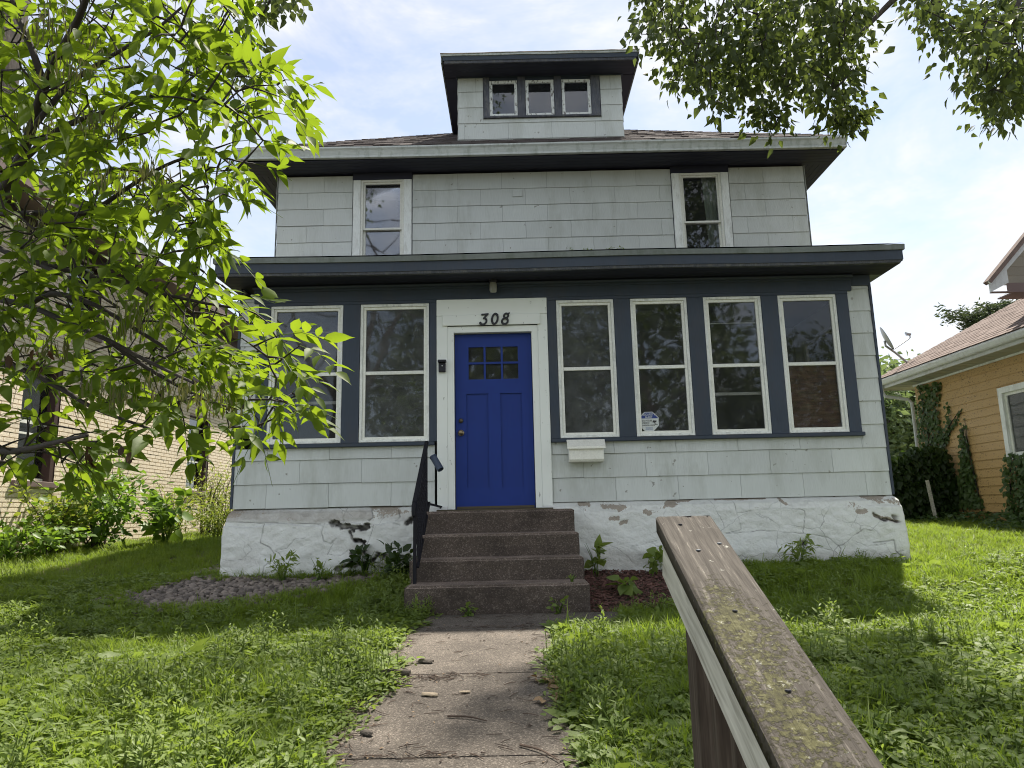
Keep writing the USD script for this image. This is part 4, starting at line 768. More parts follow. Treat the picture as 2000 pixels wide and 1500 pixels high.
# ------------------------------------------------------------------ ochre house on the right
O = thing('ochre_house', 'ochre clapboard house with red brown roof and creepers, right of the grey house', 'house', (8.4, 12, .4))
OX, OY1 = 8.4, 14.62
OWN = (11.05, 12.12, 1.56, 2.80)                           # window opening y0,y1,z0,z1
for k in range(18):
    z0 = .70 + k * .1525; z1 = z0 + .155
    if z0 > 3.30: break
    segs = [(7.4, OY1)]
    if z1 > OWN[2] and z0 < OWN[3]: segs = [(7.4, OWN[0]), (OWN[1], OY1)]
    for a, b in segs:
        v, f = shingle(a, b, z0, z1, OX, '-x', .018, .004); part(O, 'clapboard', (v, f), M['clap'])
part(O, 'wall_core', [extrude(sbox(7.4, .5, OY1, 3.45).difference(sbox(OWN[0], OWN[2], OWN[1], OWN[3])), OX + .001, OX + .12, 'yz'), box(OX + .1, 16, OY1 - .1, OY1, .3, 3.45)], M['clap'])
part(O, 'foundation', [box(OX + .03, OX + .2, 7.4, OY1, -.1, .70)], M['mortar'])
part(O, 'dark_room', [box(OX + .5, OX + .55, 10.6, 12.6, 1.2, 3.2)], M['dark_room'])
wf = part(O, 'window', [extrude(sbox(OWN[0], OWN[2], OWN[1], OWN[3]).difference(sbox(OWN[0] + .10, OWN[2] + .08, OWN[1] - .10, OWN[3] - .10)), OX - .035, OX + .03, 'yz')], M['white'], label='white framed window among the creepers')
part(wf, 'sash', [extrude(sbox(OWN[0] + .10, OWN[2] + .08, OWN[1] - .10, OWN[3] - .10).difference(sbox(OWN[0] + .15, OWN[2] + .13, OWN[1] - .15, OWN[3] - .15)), OX + .01, OX + .05, 'yz')], M['white_frame'])
part(wf, 'pane', [box(OX + .03, OX + .034, OWN[0] + .14, OWN[1] - .14, OWN[2] + .12, OWN[3] - .14)], M['glass_screen'])
EXO, EYO, EZ = 7.80, 15.2, 3.40
part(O, 'gutter', [extrude(Polygon([(EXO, EZ - .03), (EXO + .02, EZ - .05), (EXO + .09, EZ - .05), (EXO + .09, EZ + .07), (EXO - .02, EZ + .07), (EXO - .035, EZ + .05), (EXO - .03, EZ + .03)]), 7.4, EYO, 'xz')], M['alum'])
part(O, 'fascia', [box(EXO + .091, EXO + .12, 7.4, EYO, EZ - .11, EZ + .06), box(EXO + .1, 16, EYO - .02, EYO, EZ - .11, EZ + .06)], M['alum'])
for k in range(26):
    y = 7.4 + k * .3; part(O, 'soffit_panel', [box(EXO + .121, OX - .025, y + .002, min(y + .297, EYO), EZ - .10, EZ - .09), box(EXO + .121, OX - .025, y + .14, y + .15, EZ - .106, EZ - .1005)], M['alum_soffit'])
part(O, 'soffit_moulding', [box(OX - .045, OX - .0195, 7.4, OY1, EZ - .135, EZ - .10)], M['white'])
part(O, 'back_soffit', [box(OX - .02, 16, OY1 + .001, EYO - .03, EZ - .10, EZ - .09)], M['alum_soffit'])
part(O, 'downspout', [tube([(7.86, 14.9, 3.36), (7.86, 14.9, 3.22), (7.90, 14.88, 3.12), (8.28, 14.70, 3.02), (8.33, 14.68, 2.94), (8.33, 14.68, .4)], .035, 8)], M['alum'], 40)
sO = .60; n0 = norm(np.array([-sO, 0, 1.])); uO = norm(np.array([1., 0, sO])); kO = 1 / math.sqrt(1 + sO * sO)
part(O, 'roof_deck', (np.array([[EXO - .02, 7.4, EZ + .075], [EXO - .02, EYO, EZ + .075], [EXO + 4.2, EYO - 4.2, EZ + .075 + 4.2 * sO], [EXO + 4.2, 7.4, EZ + .075 + 4.2 * sO], [EXO + 8.4, EYO, EZ + .075]]), np.array([[0, 2, 1], [0, 3, 2], [1, 2, 4]])), M['red_shingle'])
part(O, 'roof_shingles', shingle_rows(np.array([EXO - .03, EYO, EZ + .08]), np.array([0, -1., 0]), uO, n0, 0, lambda s: s * kO, lambda s: 7.7, .125, .30, .009, 36), M['red_shingle'], kind='stuff')
# upper gable with boxed return
gy_, gx_, gzb = 11.0, 7.735, 4.20
part(O, 'barge_board', [extrude(Polygon([(gx_, gzb), (gx_ + .30, gzb + .15), (gx_ + .30, gzb + .36), (gx_ + 3.1, gzb + 3.20), (gx_ + 3.1, gzb + 3.47), (gx_, gzb + .16)]), gy_, gy_ + .04)], M['alum'])
part(O, 'gable_crown', [extrude(Polygon([(gx_ - .045, gzb + .17), (gx_ - .005, gzb + .12), (gx_ + 3.1, gzb + 3.44), (gx_ + 3.1, gzb + 3.56)]), gy_ - .03, gy_ - .002)], M['alum'])
part(O, 'gable_roof', [extrude(Polygon([(gx_ - .05, gzb + .18), (gx_ + 3.1, gzb + 3.57), (gx_ + 6.3, gzb + .18), (gx_ + 6.2, gzb + .14), (gx_ + 3.1, gzb + 3.44), (gx_ + .0, gzb + .14)]), gy_ - .04, gy_ + .10)], M['red_shingle'])
part(O, 'gable_soffit', [box(gx_ + .04, gx_ + 3.0, gy_ + .042, gy_ + .10, gzb + .002, gzb + .02), box(gx_ + .4, gx_ + 3.0, gy_ + .101, gy_ + .45, gzb + .002, gzb + .02), box(gx_ + .30, gx_ + 1.3, gy_ + .05, gy_ + .06, gzb + .021, gzb + .16)], M['soffit_brown'])
for k in range(12):
    z = gzb + .17 + k * .16; part(O, 'gable_board', [box(gx_ + .32 + max(0, z - gzb - .35), gx_ + 5.9 - max(0, z - gzb - .35), gy_ + .20, gy_ + .215, z, z + .155)], M['brown_gable'])
part(O, 'upper_wall', [box(gx_ + 2.1, gx_ + 5.2, gy_ + .46, 12.2, 3.5, gzb + .6)], M['clap'])
sd_ = thing('satellite_dish', 'grey satellite dish on the roof corner of the ochre house', 'satellite dish', (8.2, 14.45, 3.85))
base = np.array([8.26, 14.5, 3.74]); bk = np.array([7.80, 14.45, 4.17])
part(sd_, 'mast', [tube([base + [0, 0, -.08], base, (bk + base) / 2 + [-.03, 0, .02], bk + [0, 0, -.05], bk + [-.01, 0, .06]], .022, 8)], M['metal'], 40)
c_ = np.array([7.80, 14.45, 4.26]); ax_ = norm(np.array([.84, -.40, .40])); e1 = norm(np.cross(ax_, [0, 1, 0.])); e2 = np.cross(ax_, e1)
rr, tt = np.meshgrid(np.linspace(0, 1, 7), np.linspace(0, 2 * math.pi, 29), indexing='ij')
dish = c_ + (rr * np.cos(tt))[..., None] * e1 * .27 + (rr * np.sin(tt))[..., None] * e2 * .24 + (rr ** 2)[..., None] * ax_ * .045
part(sd_, 'reflector', [gridmesh(dish), gridmesh(dish[::-1] - ax_ * .008)], M['metal'], True)
tip = np.array([8.30, 14.42, 4.33])
part(sd_, 'feed_arm', [tube([c_ - e1 * .22 + [0.02, 0, -.0], c_ - e1 * .26 + ax_ * .06, tip + [-.02, 0, -.08], tip + [.02, 0, -.04], tip], .012, 7)], M['metal'], 40)
part(sd_, 'receiver', [tube([tip + [.03, 0, .02], tip + [-.06, 0, .03]], [.03, .035], 10), tube([tip + [.0, 0, .03], tip + [-.05, .05, .07]], [.02, .022], 8)], M['metal'], 40)

# ------------------------------------------------------------------ brick house on the left
B = thing('brick_house', 'tan painted brick house with brown eaves, left of the grey house', 'house', (-7, 13, .45))
BX = -7.0; BY0, BY1, BZ0, BZ1 = 8.2, 19.2, .35, 5.36
bw = [(15.25, 16.30, 1.50, 3.12), (10.0, 10.85, 1.48, 3.22), (10.78, 11.68, 3.95, 5.10), (15.25, 16.3, 3.95, 5.10)]
hole = unary_union([sbox(a, c, b, d) for a, b, c, d in bw])
part(B, 'mortar_wall', [extrude(sbox(BY0, BZ0, BY1, BZ1).difference(hole), BX - .22, BX - .012, 'yz')], M['mortar'])
part(B, 'house_body', [box(-15, BX - .5, BY0, BY1, BZ0, BZ1)], M['mortar'])
rs = np.random.default_rng(17); bricks = []
bl, bh, jt = .215, .0685, .010
for r in range(int((BZ1 - BZ0) / bh)):
    z0 = BZ0 + r * bh; y = BY0 + (r % 2) * bl / 2
    while y < BY1 - .05:
        a, b = y + jt / 2, min(y + bl - jt / 2, BY1); y += bl
        segs = [(a, b)]
        for w0, w1, h0, h1 in bw:
            if z0 + bh > h0 + .01 and z0 < h1 - .01: segs = [s for q in segs for s in ((q[0], min(q[1], w0)), (max(q[0], w1), q[1])) if s[1] - s[0] > .03]
        bricks += [(s0, s1, z0 + jt / 2, z0 + bh - jt / 2) for s0, s1 in segs]
bc = np.array([(BX, (b[0] + b[1]) / 2, (b[2] + b[3]) / 2) for b in bricks]); bpx, bpy, bpw = PX(bc)
size = np.where((bpx > -60) & (bpx < 470) & (bpy > 560) & (bpy < 1060) & (bpw > 1), 1 / bpw ** 2 * np.maximum(.1, 1), 0) + rs.uniform(0, 1e-5, len(bricks))
order = np.argsort(-size); rest = []
for n_, i in enumerate(order):
    a, b, c, d = bricks[i]; x = BX + rs.uniform(-.002, .003)
    v = np.array([[x - .03, a, c], [x - .03, b, c], [x - .03, b, d], [x - .03, a, d], [x, a + .002, c + .002], [x, b - .002, c + .002], [x, b - .002, d - .002], [x, a + .002, d - .002]])
    f = np.array([[4, 5, 6, 7], [0, 4, 7, 3], [5, 1, 2, 6], [7, 6, 2, 3], [0, 1, 5, 4]])
    if n_ < 300: part(B, 'brick', [(v, f)], M['brick'])
    else: rest.append((v, f))
part(B, 'bricks', rest, M['brick'], kind='stuff')
for i, (a, b, c, d) in enumerate(bw):
    wp = part(B, 'window', [extrude(sbox(a, c, b, d).difference(sbox(a + .045, c + .05, b - .045, d - .05)), BX - .16, BX - .10, 'yz')], M['white_frame'], label=['white sash window above the tall weeds', 'lower window behind the ash leaves', 'upper window under the eave', 'far upper window'][i])
    part(wp, 'meeting_rail', [box(BX - .15, BX - .11, a + .046, b - .046, (c + d) / 2 - .03, (c + d) / 2 + .02), box(BX - .15, BX - .11, a + .046, b - .046, (c + d) / 2 - .19, (c + d) / 2 - .16)], M['white_frame'])
    part(wp, 'pane', [box(BX - .135, BX - .13, a + .045, b - .045, c + .05, d - .05)], M['glass_up'])
    part(B, 'window_reveal', [box(BX - .20, BX + .004, b - .001, b + .004, c, d), box(BX - .20, BX - .005, b - .10, b - .002, c, d), box(BX - .20, BX - .09, a, a + .02, c, d), box(BX - .20, BX - .005, a, b - .1, d - .02, d)], M['brown_trim'])
    part(B, 'window_sill', [box(BX - .20, BX + .05, a - .06, b + .06, c - .085, c - .001, .005)], M['soffit_brown'])
    part(B, 'dark_room', [box(BX - .48, BX - .45, a - .1, b + .1, c - .1, d + .1)], M['dark_room'])
part(B, 'eave_soffit', [box(BX + .001, -6.42, BY0, BY1 + .4, BZ1 - .03, BZ1 - .01)], M['soffit_brown'])
part(B, 'eave_fascia', [box(-6.42, -6.39, BY0, BY1 + .4, BZ1 - .05, BZ1 + .16)], M['soffit_brown'])
part(B, 'roof', (np.array([[-6.37, BY0, BZ1 + .17], [-6.37, BY1 + .4, BZ1 + .17], [-11, BY1 - 4, BZ1 + 2.9], [-11, BY0, BZ1 + 2.9]]), np.array([[0, 1, 2], [0, 2, 3]])), M['shingle'])
part(B, 'frieze', [box(BX + .004, BX + .03, BY0, BY1, BZ1 - .22, BZ1 - .031)], M['brown_trim'])

# ------------------------------------------------------------------ vegetation helpers
def poly_px(pts, n, rng, wlo, whi, keep=None):
    """n points of the place whose pixels fall inside the outline, at depths between wlo and whi."""
    pg = Polygon(pts); x0, y0, x1, y1 = pg.bounds; out = []
    while len(out) < n:
        q = np.stack([rng.uniform(x0, x1, 400), rng.uniform(y0, y1, 400)], 1); q = q[contains_xy(pg, q[:, 0], q[:, 1])]
        if keep is not None: q = q[rng.uniform(0, 1, len(q)) < keep(q)]
        out += [U(a, b, w=rng.uniform(wlo, whi)) for a, b in q]
    return np.array(out[:n])

def grow(limbs, targets, rng, step=.12, sag=.0):
    """Twigs from the limbs to every target: each target joins the nearest node grown so far. Returns tubes' polylines and each target's direction of arrival."""
    nodes = [p for l in limbs for p in l]; twigs, dirs = [], [None] * len(targets)
    N_ = np.array(nodes); d0 = np.min(np.linalg.norm(targets[:, None] - N_[None], axis=2), axis=1)
    for i in np.argsort(d0):
        d = np.linalg.norm(N_ - targets[i], axis=1); k = int(np.argmin(d)); a, b = N_[k], targets[i]
        n = max(2, int(d[k] / step) + 1); t = np.linspace(0, 1, n + 1)[:, None]
        mid = a + (b - a) * t + (t * (1 - t)) * (rng.normal(0, .12, 3) * d[k] + np.array([0, 0, sag * d[k]]))
        twigs.append(mid); dirs[i] = norm(mid[-1] - mid[-2]); N_ = np.vstack([N_, mid[1:]])
    return twigs, np.array(dirs)

def pinnate(pos, dirs, rng, T, lsize, rlen, npair=3, droop=.5):
    """Compound leaves: pairs of leaflets along a drooping stalk at each pos. Returns leaf arrays (pos, dir, normal, size) and the stalks."""
    P_, D_, N_, S_, st = [], [], [], [], []
    for p, d in zip(pos, dirs):
        d = norm(np.array([d[0], d[1], min(d[2], .25)]) + rng.normal(0, .35, 3) + np.array([0, 0, -.15]))
        n = norm(np.array([0, 0, 1.]) + rng.normal(0, .35, 3)); s = norm(np.cross(n, d)); L = rlen * rng.uniform(.7, 1.2)
        ts = np.linspace(.30, .86, npair); q = lambda t: p + d * L * t + np.array([0, 0, -droop * L * t * t])
        st.append(np.array([q(t) for t in (0, .5, 1)]))
        for t in ts:
            for sg_ in (-1, 1):
                if rng.uniform() < .07: continue
                dd = norm(d * .75 + s * sg_ * .95 + np.array([0, 0, -.20]) + rng.normal(0, .16, 3))
                P_.append(q(t)); D_.append(dd); N_.append(norm(n + rng.normal(0, .35, 3))); S_.append(lsize * rng.uniform(.72, 1.15))
        P_.append(q(1)); D_.append(norm(d + np.array([0, 0, -.3]) + rng.normal(0, .15, 3))); N_.append(norm(n + rng.normal(0, .3, 3))); S_.append(lsize * rng.uniform(.9, 1.3))
    return (np.array(P_), np.array(D_), np.array(N_), np.array(S_)), st

def spline(pts, n):
    pts = np.asarray(pts, float); t = np.linspace(0, len(pts) - 1, n); i = np.clip(t.astype(int), 0, len(pts) - 2); u = (t - i)[:, None]
    p = np.vstack([2 * pts[0] - pts[1], pts, 2 * pts[-1] - pts[-2]]); p0, p1, p2, p3 = p[i], p[i + 1], p[i + 2], p[i + 3]
    return .5 * (2 * p1 + (p2 - p0) * u + (2 * p0 - 5 * p1 + 4 * p2 - p3) * u ** 2 + (3 * p1 - p0 - 3 * p2 + p3) * u ** 3)

def trunk_mesh(pts, r, seed, n=26, rough=.12, rows=40):
    c = spline(pts, rows); rad = np.interp(np.linspace(0, 1, rows), np.linspace(0, 1, len(r)), r); v, f = tube(c, rad, n, True)
    q = v[:n * rows].reshape(rows, n, 3); a = np.arange(n) * 2 * math.pi / n
    b = meshkit.fbm(np.stack(np.broadcast_arrays(np.cos(a)[None] * 5, np.sin(a)[None] * 5, (c[:, 2] * 1.2)[:, None]), -1), 3, seed) - .5
    q = c[:, None] + (q - c[:, None]) * (1 + 2 * rough * b[..., None]); v = v.copy(); v[:n * rows] = q.reshape(-1, 3)
    return v, f

# ------------------------------------------------------------------ the ash tree on the left
rg = np.random.default_rng(101)
A = thing('ash_tree', 'ash tree with bright backlit compound leaves filling the left side', 'tree', (-3.3, 3.5, -.1))
part(A, 'trunk', trunk_mesh([(-3.3, 3.5, -.3), (-3.22, 3.46, .8), (-3.06, 3.46, 2.2), (-2.92, 3.5, 4.2), (-2.8, 3.6, 6.5)], [.33, .28, .27, .25, .2], 3), M['bark'], True)
lp = lambda pts, w0, w1: [U(x, y, w=w0 + (w1 - w0) * i / (len(pts) - 1)) for i, (x, y) in enumerate(pts)]
limbs = [lp([(-60, 470), (0, 381), (35, 322), (60, 255), (87, 168), (115, 108), (154, 35), (180, -40)], 2.75, 2.2), lp([(-80, 430), (0, 486), (66, 512), (112, 532), (160, 554), (230, 600)], 2.75, 2.2), lp([(-90, 560), (0, 585), (54, 596), (130, 629), (210, 664), (290, 706), (378, 748)], 2.6, 2.0),
  lp([(54, 596), (90, 576), (130, 577), (190, 598), (260, 640), (340, 690)], 2.5, 2.2), lp([(-90, 860), (0, 880), (50, 878), (100, 866), (170, 850)], 2.4, 1.9), lp([(60, 255), (130, 170), (200, 120), (300, 60), (360, 10)], 2.4, 2.5), lp([(35, 322), (120, 250), (220, 215), (330, 180), (420, 200), (500, 230)], 2.5, 2.6), lp([(0, 420), (80, 416), (170, 415), (260, 360), (330, 320), (420, 290)], 2.6, 2.5),
  lp([(66, 512), (180, 540), (300, 570), (390, 590), (450, 600)], 2.5, 2.4), lp([(210, 664), (290, 720), (400, 780), (470, 800)], 2.2, 2.2), lp([(-60, 700), (40, 720), (120, 760), (190, 800), (300, 840)], 2.4, 2.2), lp([(87, 168), (60, 90), (30, 20), (10, -60)], 2.3, 2.3)]
limbs = [spline(l, 4 * len(l)) for l in limbs]
lr_ = [(.022, .009), (.012, .004), (.013, .004), (.012, .005), (.014, .005), (.010, .004), (.012, .004), (.012, .004), (.010, .004), (.008, .003), (.012, .004), (.012, .006)]
for l, (r0, r1) in zip(limbs, lr_): part(A, 'branch', [tube(l, np.linspace(r0, r1, len(l)), 8)], M['twig'], True)
regs = [([(-60, -40), (480, -40), (470, 60), (560, 150), (560, 250), (500, 330), (380, 300), (300, 260), (200, 300), (110, 290), (-60, 330)], 225, 2.1, 3.3),
  ([(-60, 330), (110, 320), (240, 330), (420, 300), (520, 330), (480, 400), (360, 430), (300, 420), (200, 470), (-60, 470)], 120, 2.1, 3.2),
  ([(-60, 480), (150, 500), (300, 470), (400, 530), (500, 590), (600, 680), (560, 720), (400, 690), (300, 620), (60, 640), (-60, 640)], 98, 2.1, 3.1),
  ([(-60, 640), (120, 660), (330, 640), (480, 690), (570, 740), (590, 800), (500, 850), (380, 850), (300, 840), (170, 800), (60, 740), (-60, 720)], 74, 2.1, 2.9),
  ([(-60, 850), (60, 800), (180, 840), (230, 900), (180, 950), (60, 910), (-60, 960)], 36, 2.0, 2.5), ([(400, 330), (470, 320), (470, 400), (400, 400)], 4, 2.2, 2.5), ([(330, 420), (420, 420), (420, 540), (330, 540)], 14, 2.2, 2.7),
  ([(-60, -200), (520, -200), (520, -40), (-60, -40)], 60, 2.1, 3.2)]
tg = np.vstack([poly_px(p, n, rg, a, b) for p, n, a, b in regs])
tw, dr = grow(limbs, tg, rg, .10, .05)
part(A, 'twigs', [tube(t, np.linspace(.0042, .0018, len(t)), 4, False) for t in tw], M['twig'], True, kind='stuff')
(lp_, ld_, ln_, ls_), stk = pinnate(tg, dr, rg, ASH, .079, .16, 3, .42)
part(A, 'leaf_stalks', [tube(s, [.0016, .0013, .0009], 3, False) for s in stk], M['ash_leaf'], kind='stuff')
lx, ly, lw = PX(lp_)
FOL = unary_union([Polygon(p).buffer(0) for p, *_ in regs] + [Polygon([(380, 60), (600, 140), (590, 260), (480, 380), (300, 420)]), Polygon([(400, 480), (520, 580), (650, 700), (620, 810), (540, 890), (300, 880), (300, 500)])]).buffer(22)
inn = contains_xy(FOL, lx, ly) | (lx < -20); lp_, ld_, ln_, ls_, lx, ly, lw = (q_[inn] for q_ in (lp_, ld_, ln_, ls_, lx, ly, lw)); vis = (lx > -20) & (lx < 700) & (ly > -20) & (ly < 1050); score = np.where(vis, ls_ / lw, 0); od = np.argsort(-score)
for i in od[:300]: part(A, 'leaf', leaves(ASH, lp_[i:i + 1], ld_[i:i + 1], ln_[i:i + 1], ls_[i:i + 1]), M['ash_leaf'], True)
part(A, 'foliage', leaves(ASH, lp_[od[300:]], ld_[od[300:]], ln_[od[300:]], ls_[od[300:]]), M['ash_leaf'], True, kind='stuff')
SAM = leaf_shape([0, .3, .7, 1], [.02, .05, .085, 0], .05, .2)
for x, y in [(85, 70), (125, 50), (155, 118), (195, 118), (180, 250), (220, 262), (295, 350), (210, 370), (85, 448), (315, 413), (270, 625), (245, 655), (305, 765), (370, 785), (430, 805), (100, 695), (215, 785), (285, 365), (140, 160), (60, 260)]:
    c = U(x, y - 22, w=rg.uniform(2.0, 2.35)); n = 46; off = rg.normal(0, 1, (n, 3)) * [.034, .034, .018]
    part(A, 'seed_cluster', [leaves(SAM, c + off, np.array([0, 0, -1.]) + rg.normal(0, .16, (n, 3)), rnd_dir(n, rg), rg.uniform(.028, .042, n)), tube([c + [0, 0, .04], c, c + [0, 0, -.02]], .0014, 3)], M['samara'], True, kind='stuff')
for x, y in [(20, 690), (75, 690), (85, 710), (170, 900), (175, 870), (240, 880)]:
    c = U(x, y, w=2.1); n = 4; part(A, 'withered_leaf', leaves(OVAL, c + rg.normal(0, .012, (n, 3)), np.array([0, 0, -1.]) + rg.normal(0, .3, (n, 3)), rnd_dir(n, rg), rg.uniform(.022, .042, n)), M['brown_leaf'], True)

# ------------------------------------------------------------------ overhanging shade trees
def droopers(pos, rng, T, lsize, per, spread):
    k = len(pos); c = np.repeat(pos, per, 0); n = len(c); o = rng.normal(0, 1, (n, 3)) * [spread, spread, spread * .8]
    d = norm(o * [1, 1, .2] / spread * .35 + np.array([0, 0, -.75]) + rng.normal(0, .35, (n, 3)))
    return leaves(T, c + o, d, norm(rnd_dir(n, rng) + np.array([0, 0, .2])), lsize * rng.uniform(.65, 1.25, n))
def shade_tree(label, base, seed, outlines, limb_pts, extra=None, lsize=.108, trunk_r=.3, th=11):
    rng = np.random.default_rng(seed); t = thing('maple_tree', label, 'tree', base)
    b = np.array(base, float)
    top = b + [0, .2, th]
    part(t, 'trunk', trunk_mesh([b - [0, 0, .3], b + [.05, 0, th * .25], b + [-.05, .1, th * .55], top], [trunk_r * 1.25, trunk_r, trunk_r * .8, trunk_r * .4], seed), M['bark'], True)
    tgts, lim = [], []
    for pts, n, w0, w1 in outlines: tgts.append(poly_px(pts, n, rng, w0, w1))
    if extra is not None: tgts.append(extra(rng))
    tg_ = np.vstack(tgts)
    for q in limb_pts: lim.append(spline([b + [0, 0, th * .5]] + [np.array(x, float) for x in q], 18))
    for l in lim: part(t, 'branch', [tube(l, np.linspace(.10, .015, len(l)), 8)], M['bark'], True)
    tw_, _ = grow(lim, tg_, rng, .3, .08)
    part(t, 'twigs', [tube(x, np.linspace(.010, .004, len(x)), 4, False) for x in tw_], M['twig'], True, kind='stuff')
    part(t, 'foliage', droopers(tg_, rng, MAPLE, lsize, 19, .115), M['maple_leaf'], True, kind='stuff')
    return t
c1 = [(1245, -20), (1258, 30), (1245, 75), (1275, 110), (1305, 130), (1315, 160), (1360, 175), (1380, 205), (1405, 210), (1430, 175), (1500, 195), (1555, 165), (1590, 185), (1630, 205), (1665, 165), (1672, 100), (1685, 40), (1685, -20)]
c1b = [(1470, 205), (1495, 205), (1500, 235), (1475, 240)]; c1c = [(1505, 215), (1530, 215), (1530, 250), (1510, 255)]; c1d = [(1610, 205), (1672, 200), (1668, 245), (1640, 262), (1615, 240)]
c2 = [(1785, -20), (1795, 30), (1830, 70), (1868, 95), (1898, 140), (1905, 190), (1915, 230), (1940, 258), (1970, 245), (1970, 195), (2030, 190), (2060, -20)]
def above(x0, x1, y0, y1, z0, z1, n):  # crown clusters above the view, added unseen for shade
    def f(rng):
        q = np.stack([rng.uniform(x0, x1, 20 * n), rng.uniform(y0, y1, 20 * n), rng.uniform(z0, z1, 20 * n)], 1); _, py, w = PX(q)
        q = q[((py < -70) | (w < .2)) & (meshkit.noise(q * .55 + 3) > .42)]; return q[:n]
    return f
up_c1 = [(1240, -260), (1800, -260), (1705, -10), (1228, -10)]
def dapple(rng):  # unseen crown clusters added along the sun rays to dapple lawn and path
    n = 60000; z = rng.uniform(9.4, 13.2, n); x0, y0 = rng.uniform(-5.2, 1.2, n), rng.uniform(1.2, 6.0, n); k = z / math.tan(SUN_EL)
    q = np.stack([x0 + k * math.sin(SUN_AZ), y0 + k * math.cos(SUN_AZ), z], 1); _, py, w = PX(q)
    m = (py < -70) & (meshkit.fbm(np.stack([x0 * 1.1, y0 * 1.1, 0 * x0], -1), 2, 6) > .47); q = q[m][:230]
    return np.vstack([q, above(3.0, 8.5, 3.5, 9.0, 8.2, 12., 30)(rng)])
shade_tree('large maple whose drooping boughs hang over the right end of the main roof', (6.6, 4.2, -.05), 7, [(c1, 215, 7.2, 9.4), (c1b, 5, 8.2, 8.6), (c1c, 5, 8.2, 8.6), (c1d, 14, 8, 8.6), (up_c1, 90, 7.2, 9.4), (c2, 115, 6.6, 8.6)],
    [[(5.5, 5.5, 7.4), (4.2, 6.5, 7.2), (3.0, 6.9, 6.7)], [(5.8, 5.8, 7.2), (4.6, 6.9, 6.6), (3.9, 7.2, 6.0)], [(6.2, 5.6, 6.6), (5.6, 6.4, 6.4), (5.2, 6.6, 5.7)], [(5.0, 6.0, 8.0), (3.5, 6.8, 7.8), (2.0, 7.1, 7.2)], [(5.5, 6.5, 9.6), (3.0, 8.8, 10.2), (-.5, 10.2, 10.8)], [(6.8, 7, 10.2), (6.5, 9.5, 11), (6, 11, 11.4)]], dapple, th=13)
c3 = [(474, -20), (490, 18), (510, 35), (540, 22), (560, 5), (560, -20)]; c4 = [(425, 85), (460, 78), (490, 100), (515, 140), (500, 165), (470, 150), (440, 120)]; c5 = [(400, 45), (445, 55), (440, 75), (400, 70)]
shade_tree('maple behind the ash leaves with a thin twig cluster hanging into the sky', (-8.6, 4.8, -.05), 9, [(c3, 8, 6.2, 6.8), (c4, 9, 6.3, 6.7), (c5, 3, 6.3, 6.7)],
    [[(-6.0, 5.4, 7.6), (-3.7, 5.7, 7.0), (-2.9, 5.7, 5.9)]], above(-7, -3.2, 4.0, 6.2, 7.6, 10.5, 90), trunk_r=.28)

# trees across the street, seen in the window panes
def far_tree(label, base, h, r, seed, n, mat_, leafy=True, group=None, name='street_tree', lsize=.34):
    rng = np.random.default_rng(seed); t = thing(name, label, 'tree', base, group); b = np.array(base, float)
    part(t, 'trunk', trunk_mesh([b - [0, 0, .3], b + [0, 0, h * .2], b + [.1, 0, h * .45], b + [0, .1, h * .8]], [r * .11, r * .08, r * .055, r * .02], seed, 14), M['bark'], True)
    lim = [spline([b + [0, 0, h * rng.uniform(.25, .5)], b + np.append(rnd_dir(1, rng, -.1, .1)[0, :2] * r * .5, h * rng.uniform(.5, .7)), b + np.append(rnd_dir(1, rng, -.1, .1)[0, :2] * r * .6, h * rng.uniform(.7, .95))], 10) for _ in range(6)]
    for l in lim: part(t, 'branch', [tube(l, np.linspace(r * .03, r * .006, len(l)), 6)], M['bark'], True)
    d = rnd_dir(n, rng, -.6, 1); q = b + [0, 0, h * .56] + d * np.array([r, r, h * .42]) * (rng.uniform(.35, 1, n) ** .5)[:, None]
    if leafy:
        k = 14; c = np.repeat(q, k, 0); o = rng.normal(0, r * .09, (len(c), 3))
        part(t, 'crown', leaves(DIAM, c + o, rnd_dir(len(c), rng, -1, .3), rnd_dir(len(c), rng, -.2, 1), lsize * rng.uniform(.6, 1.3, len(c))), mat_, True, kind='stuff')
    else:
        tw_, _ = grow(lim, q, rng, .6); part(t, 'twigs', [tube(x, np.linspace(.03, .008, len(x)), 4) for x in tw_], M['twig'], True, kind='stuff')
    return t
far_tree('leafy street tree across the road', (5.0, -10.5, -1.3), 12, 4.2, 31, 460, M['maple_leaf'])
far_tree('tall leafy street tree opposite the door', (-1.8, -12.5, -1.3), 12, 4.2, 32, 460, M['maple_leaf'], lsize=.36)
far_tree('bare dead tree across the road', (-4.5, -2.3, -1.2), 13.5, 3.4, 33, 80, None, False)
far_tree('leafy street tree farther right across the road', (12.5, -12, -1.3), 9, 4.4, 34, 420, M['maple_leaf'])

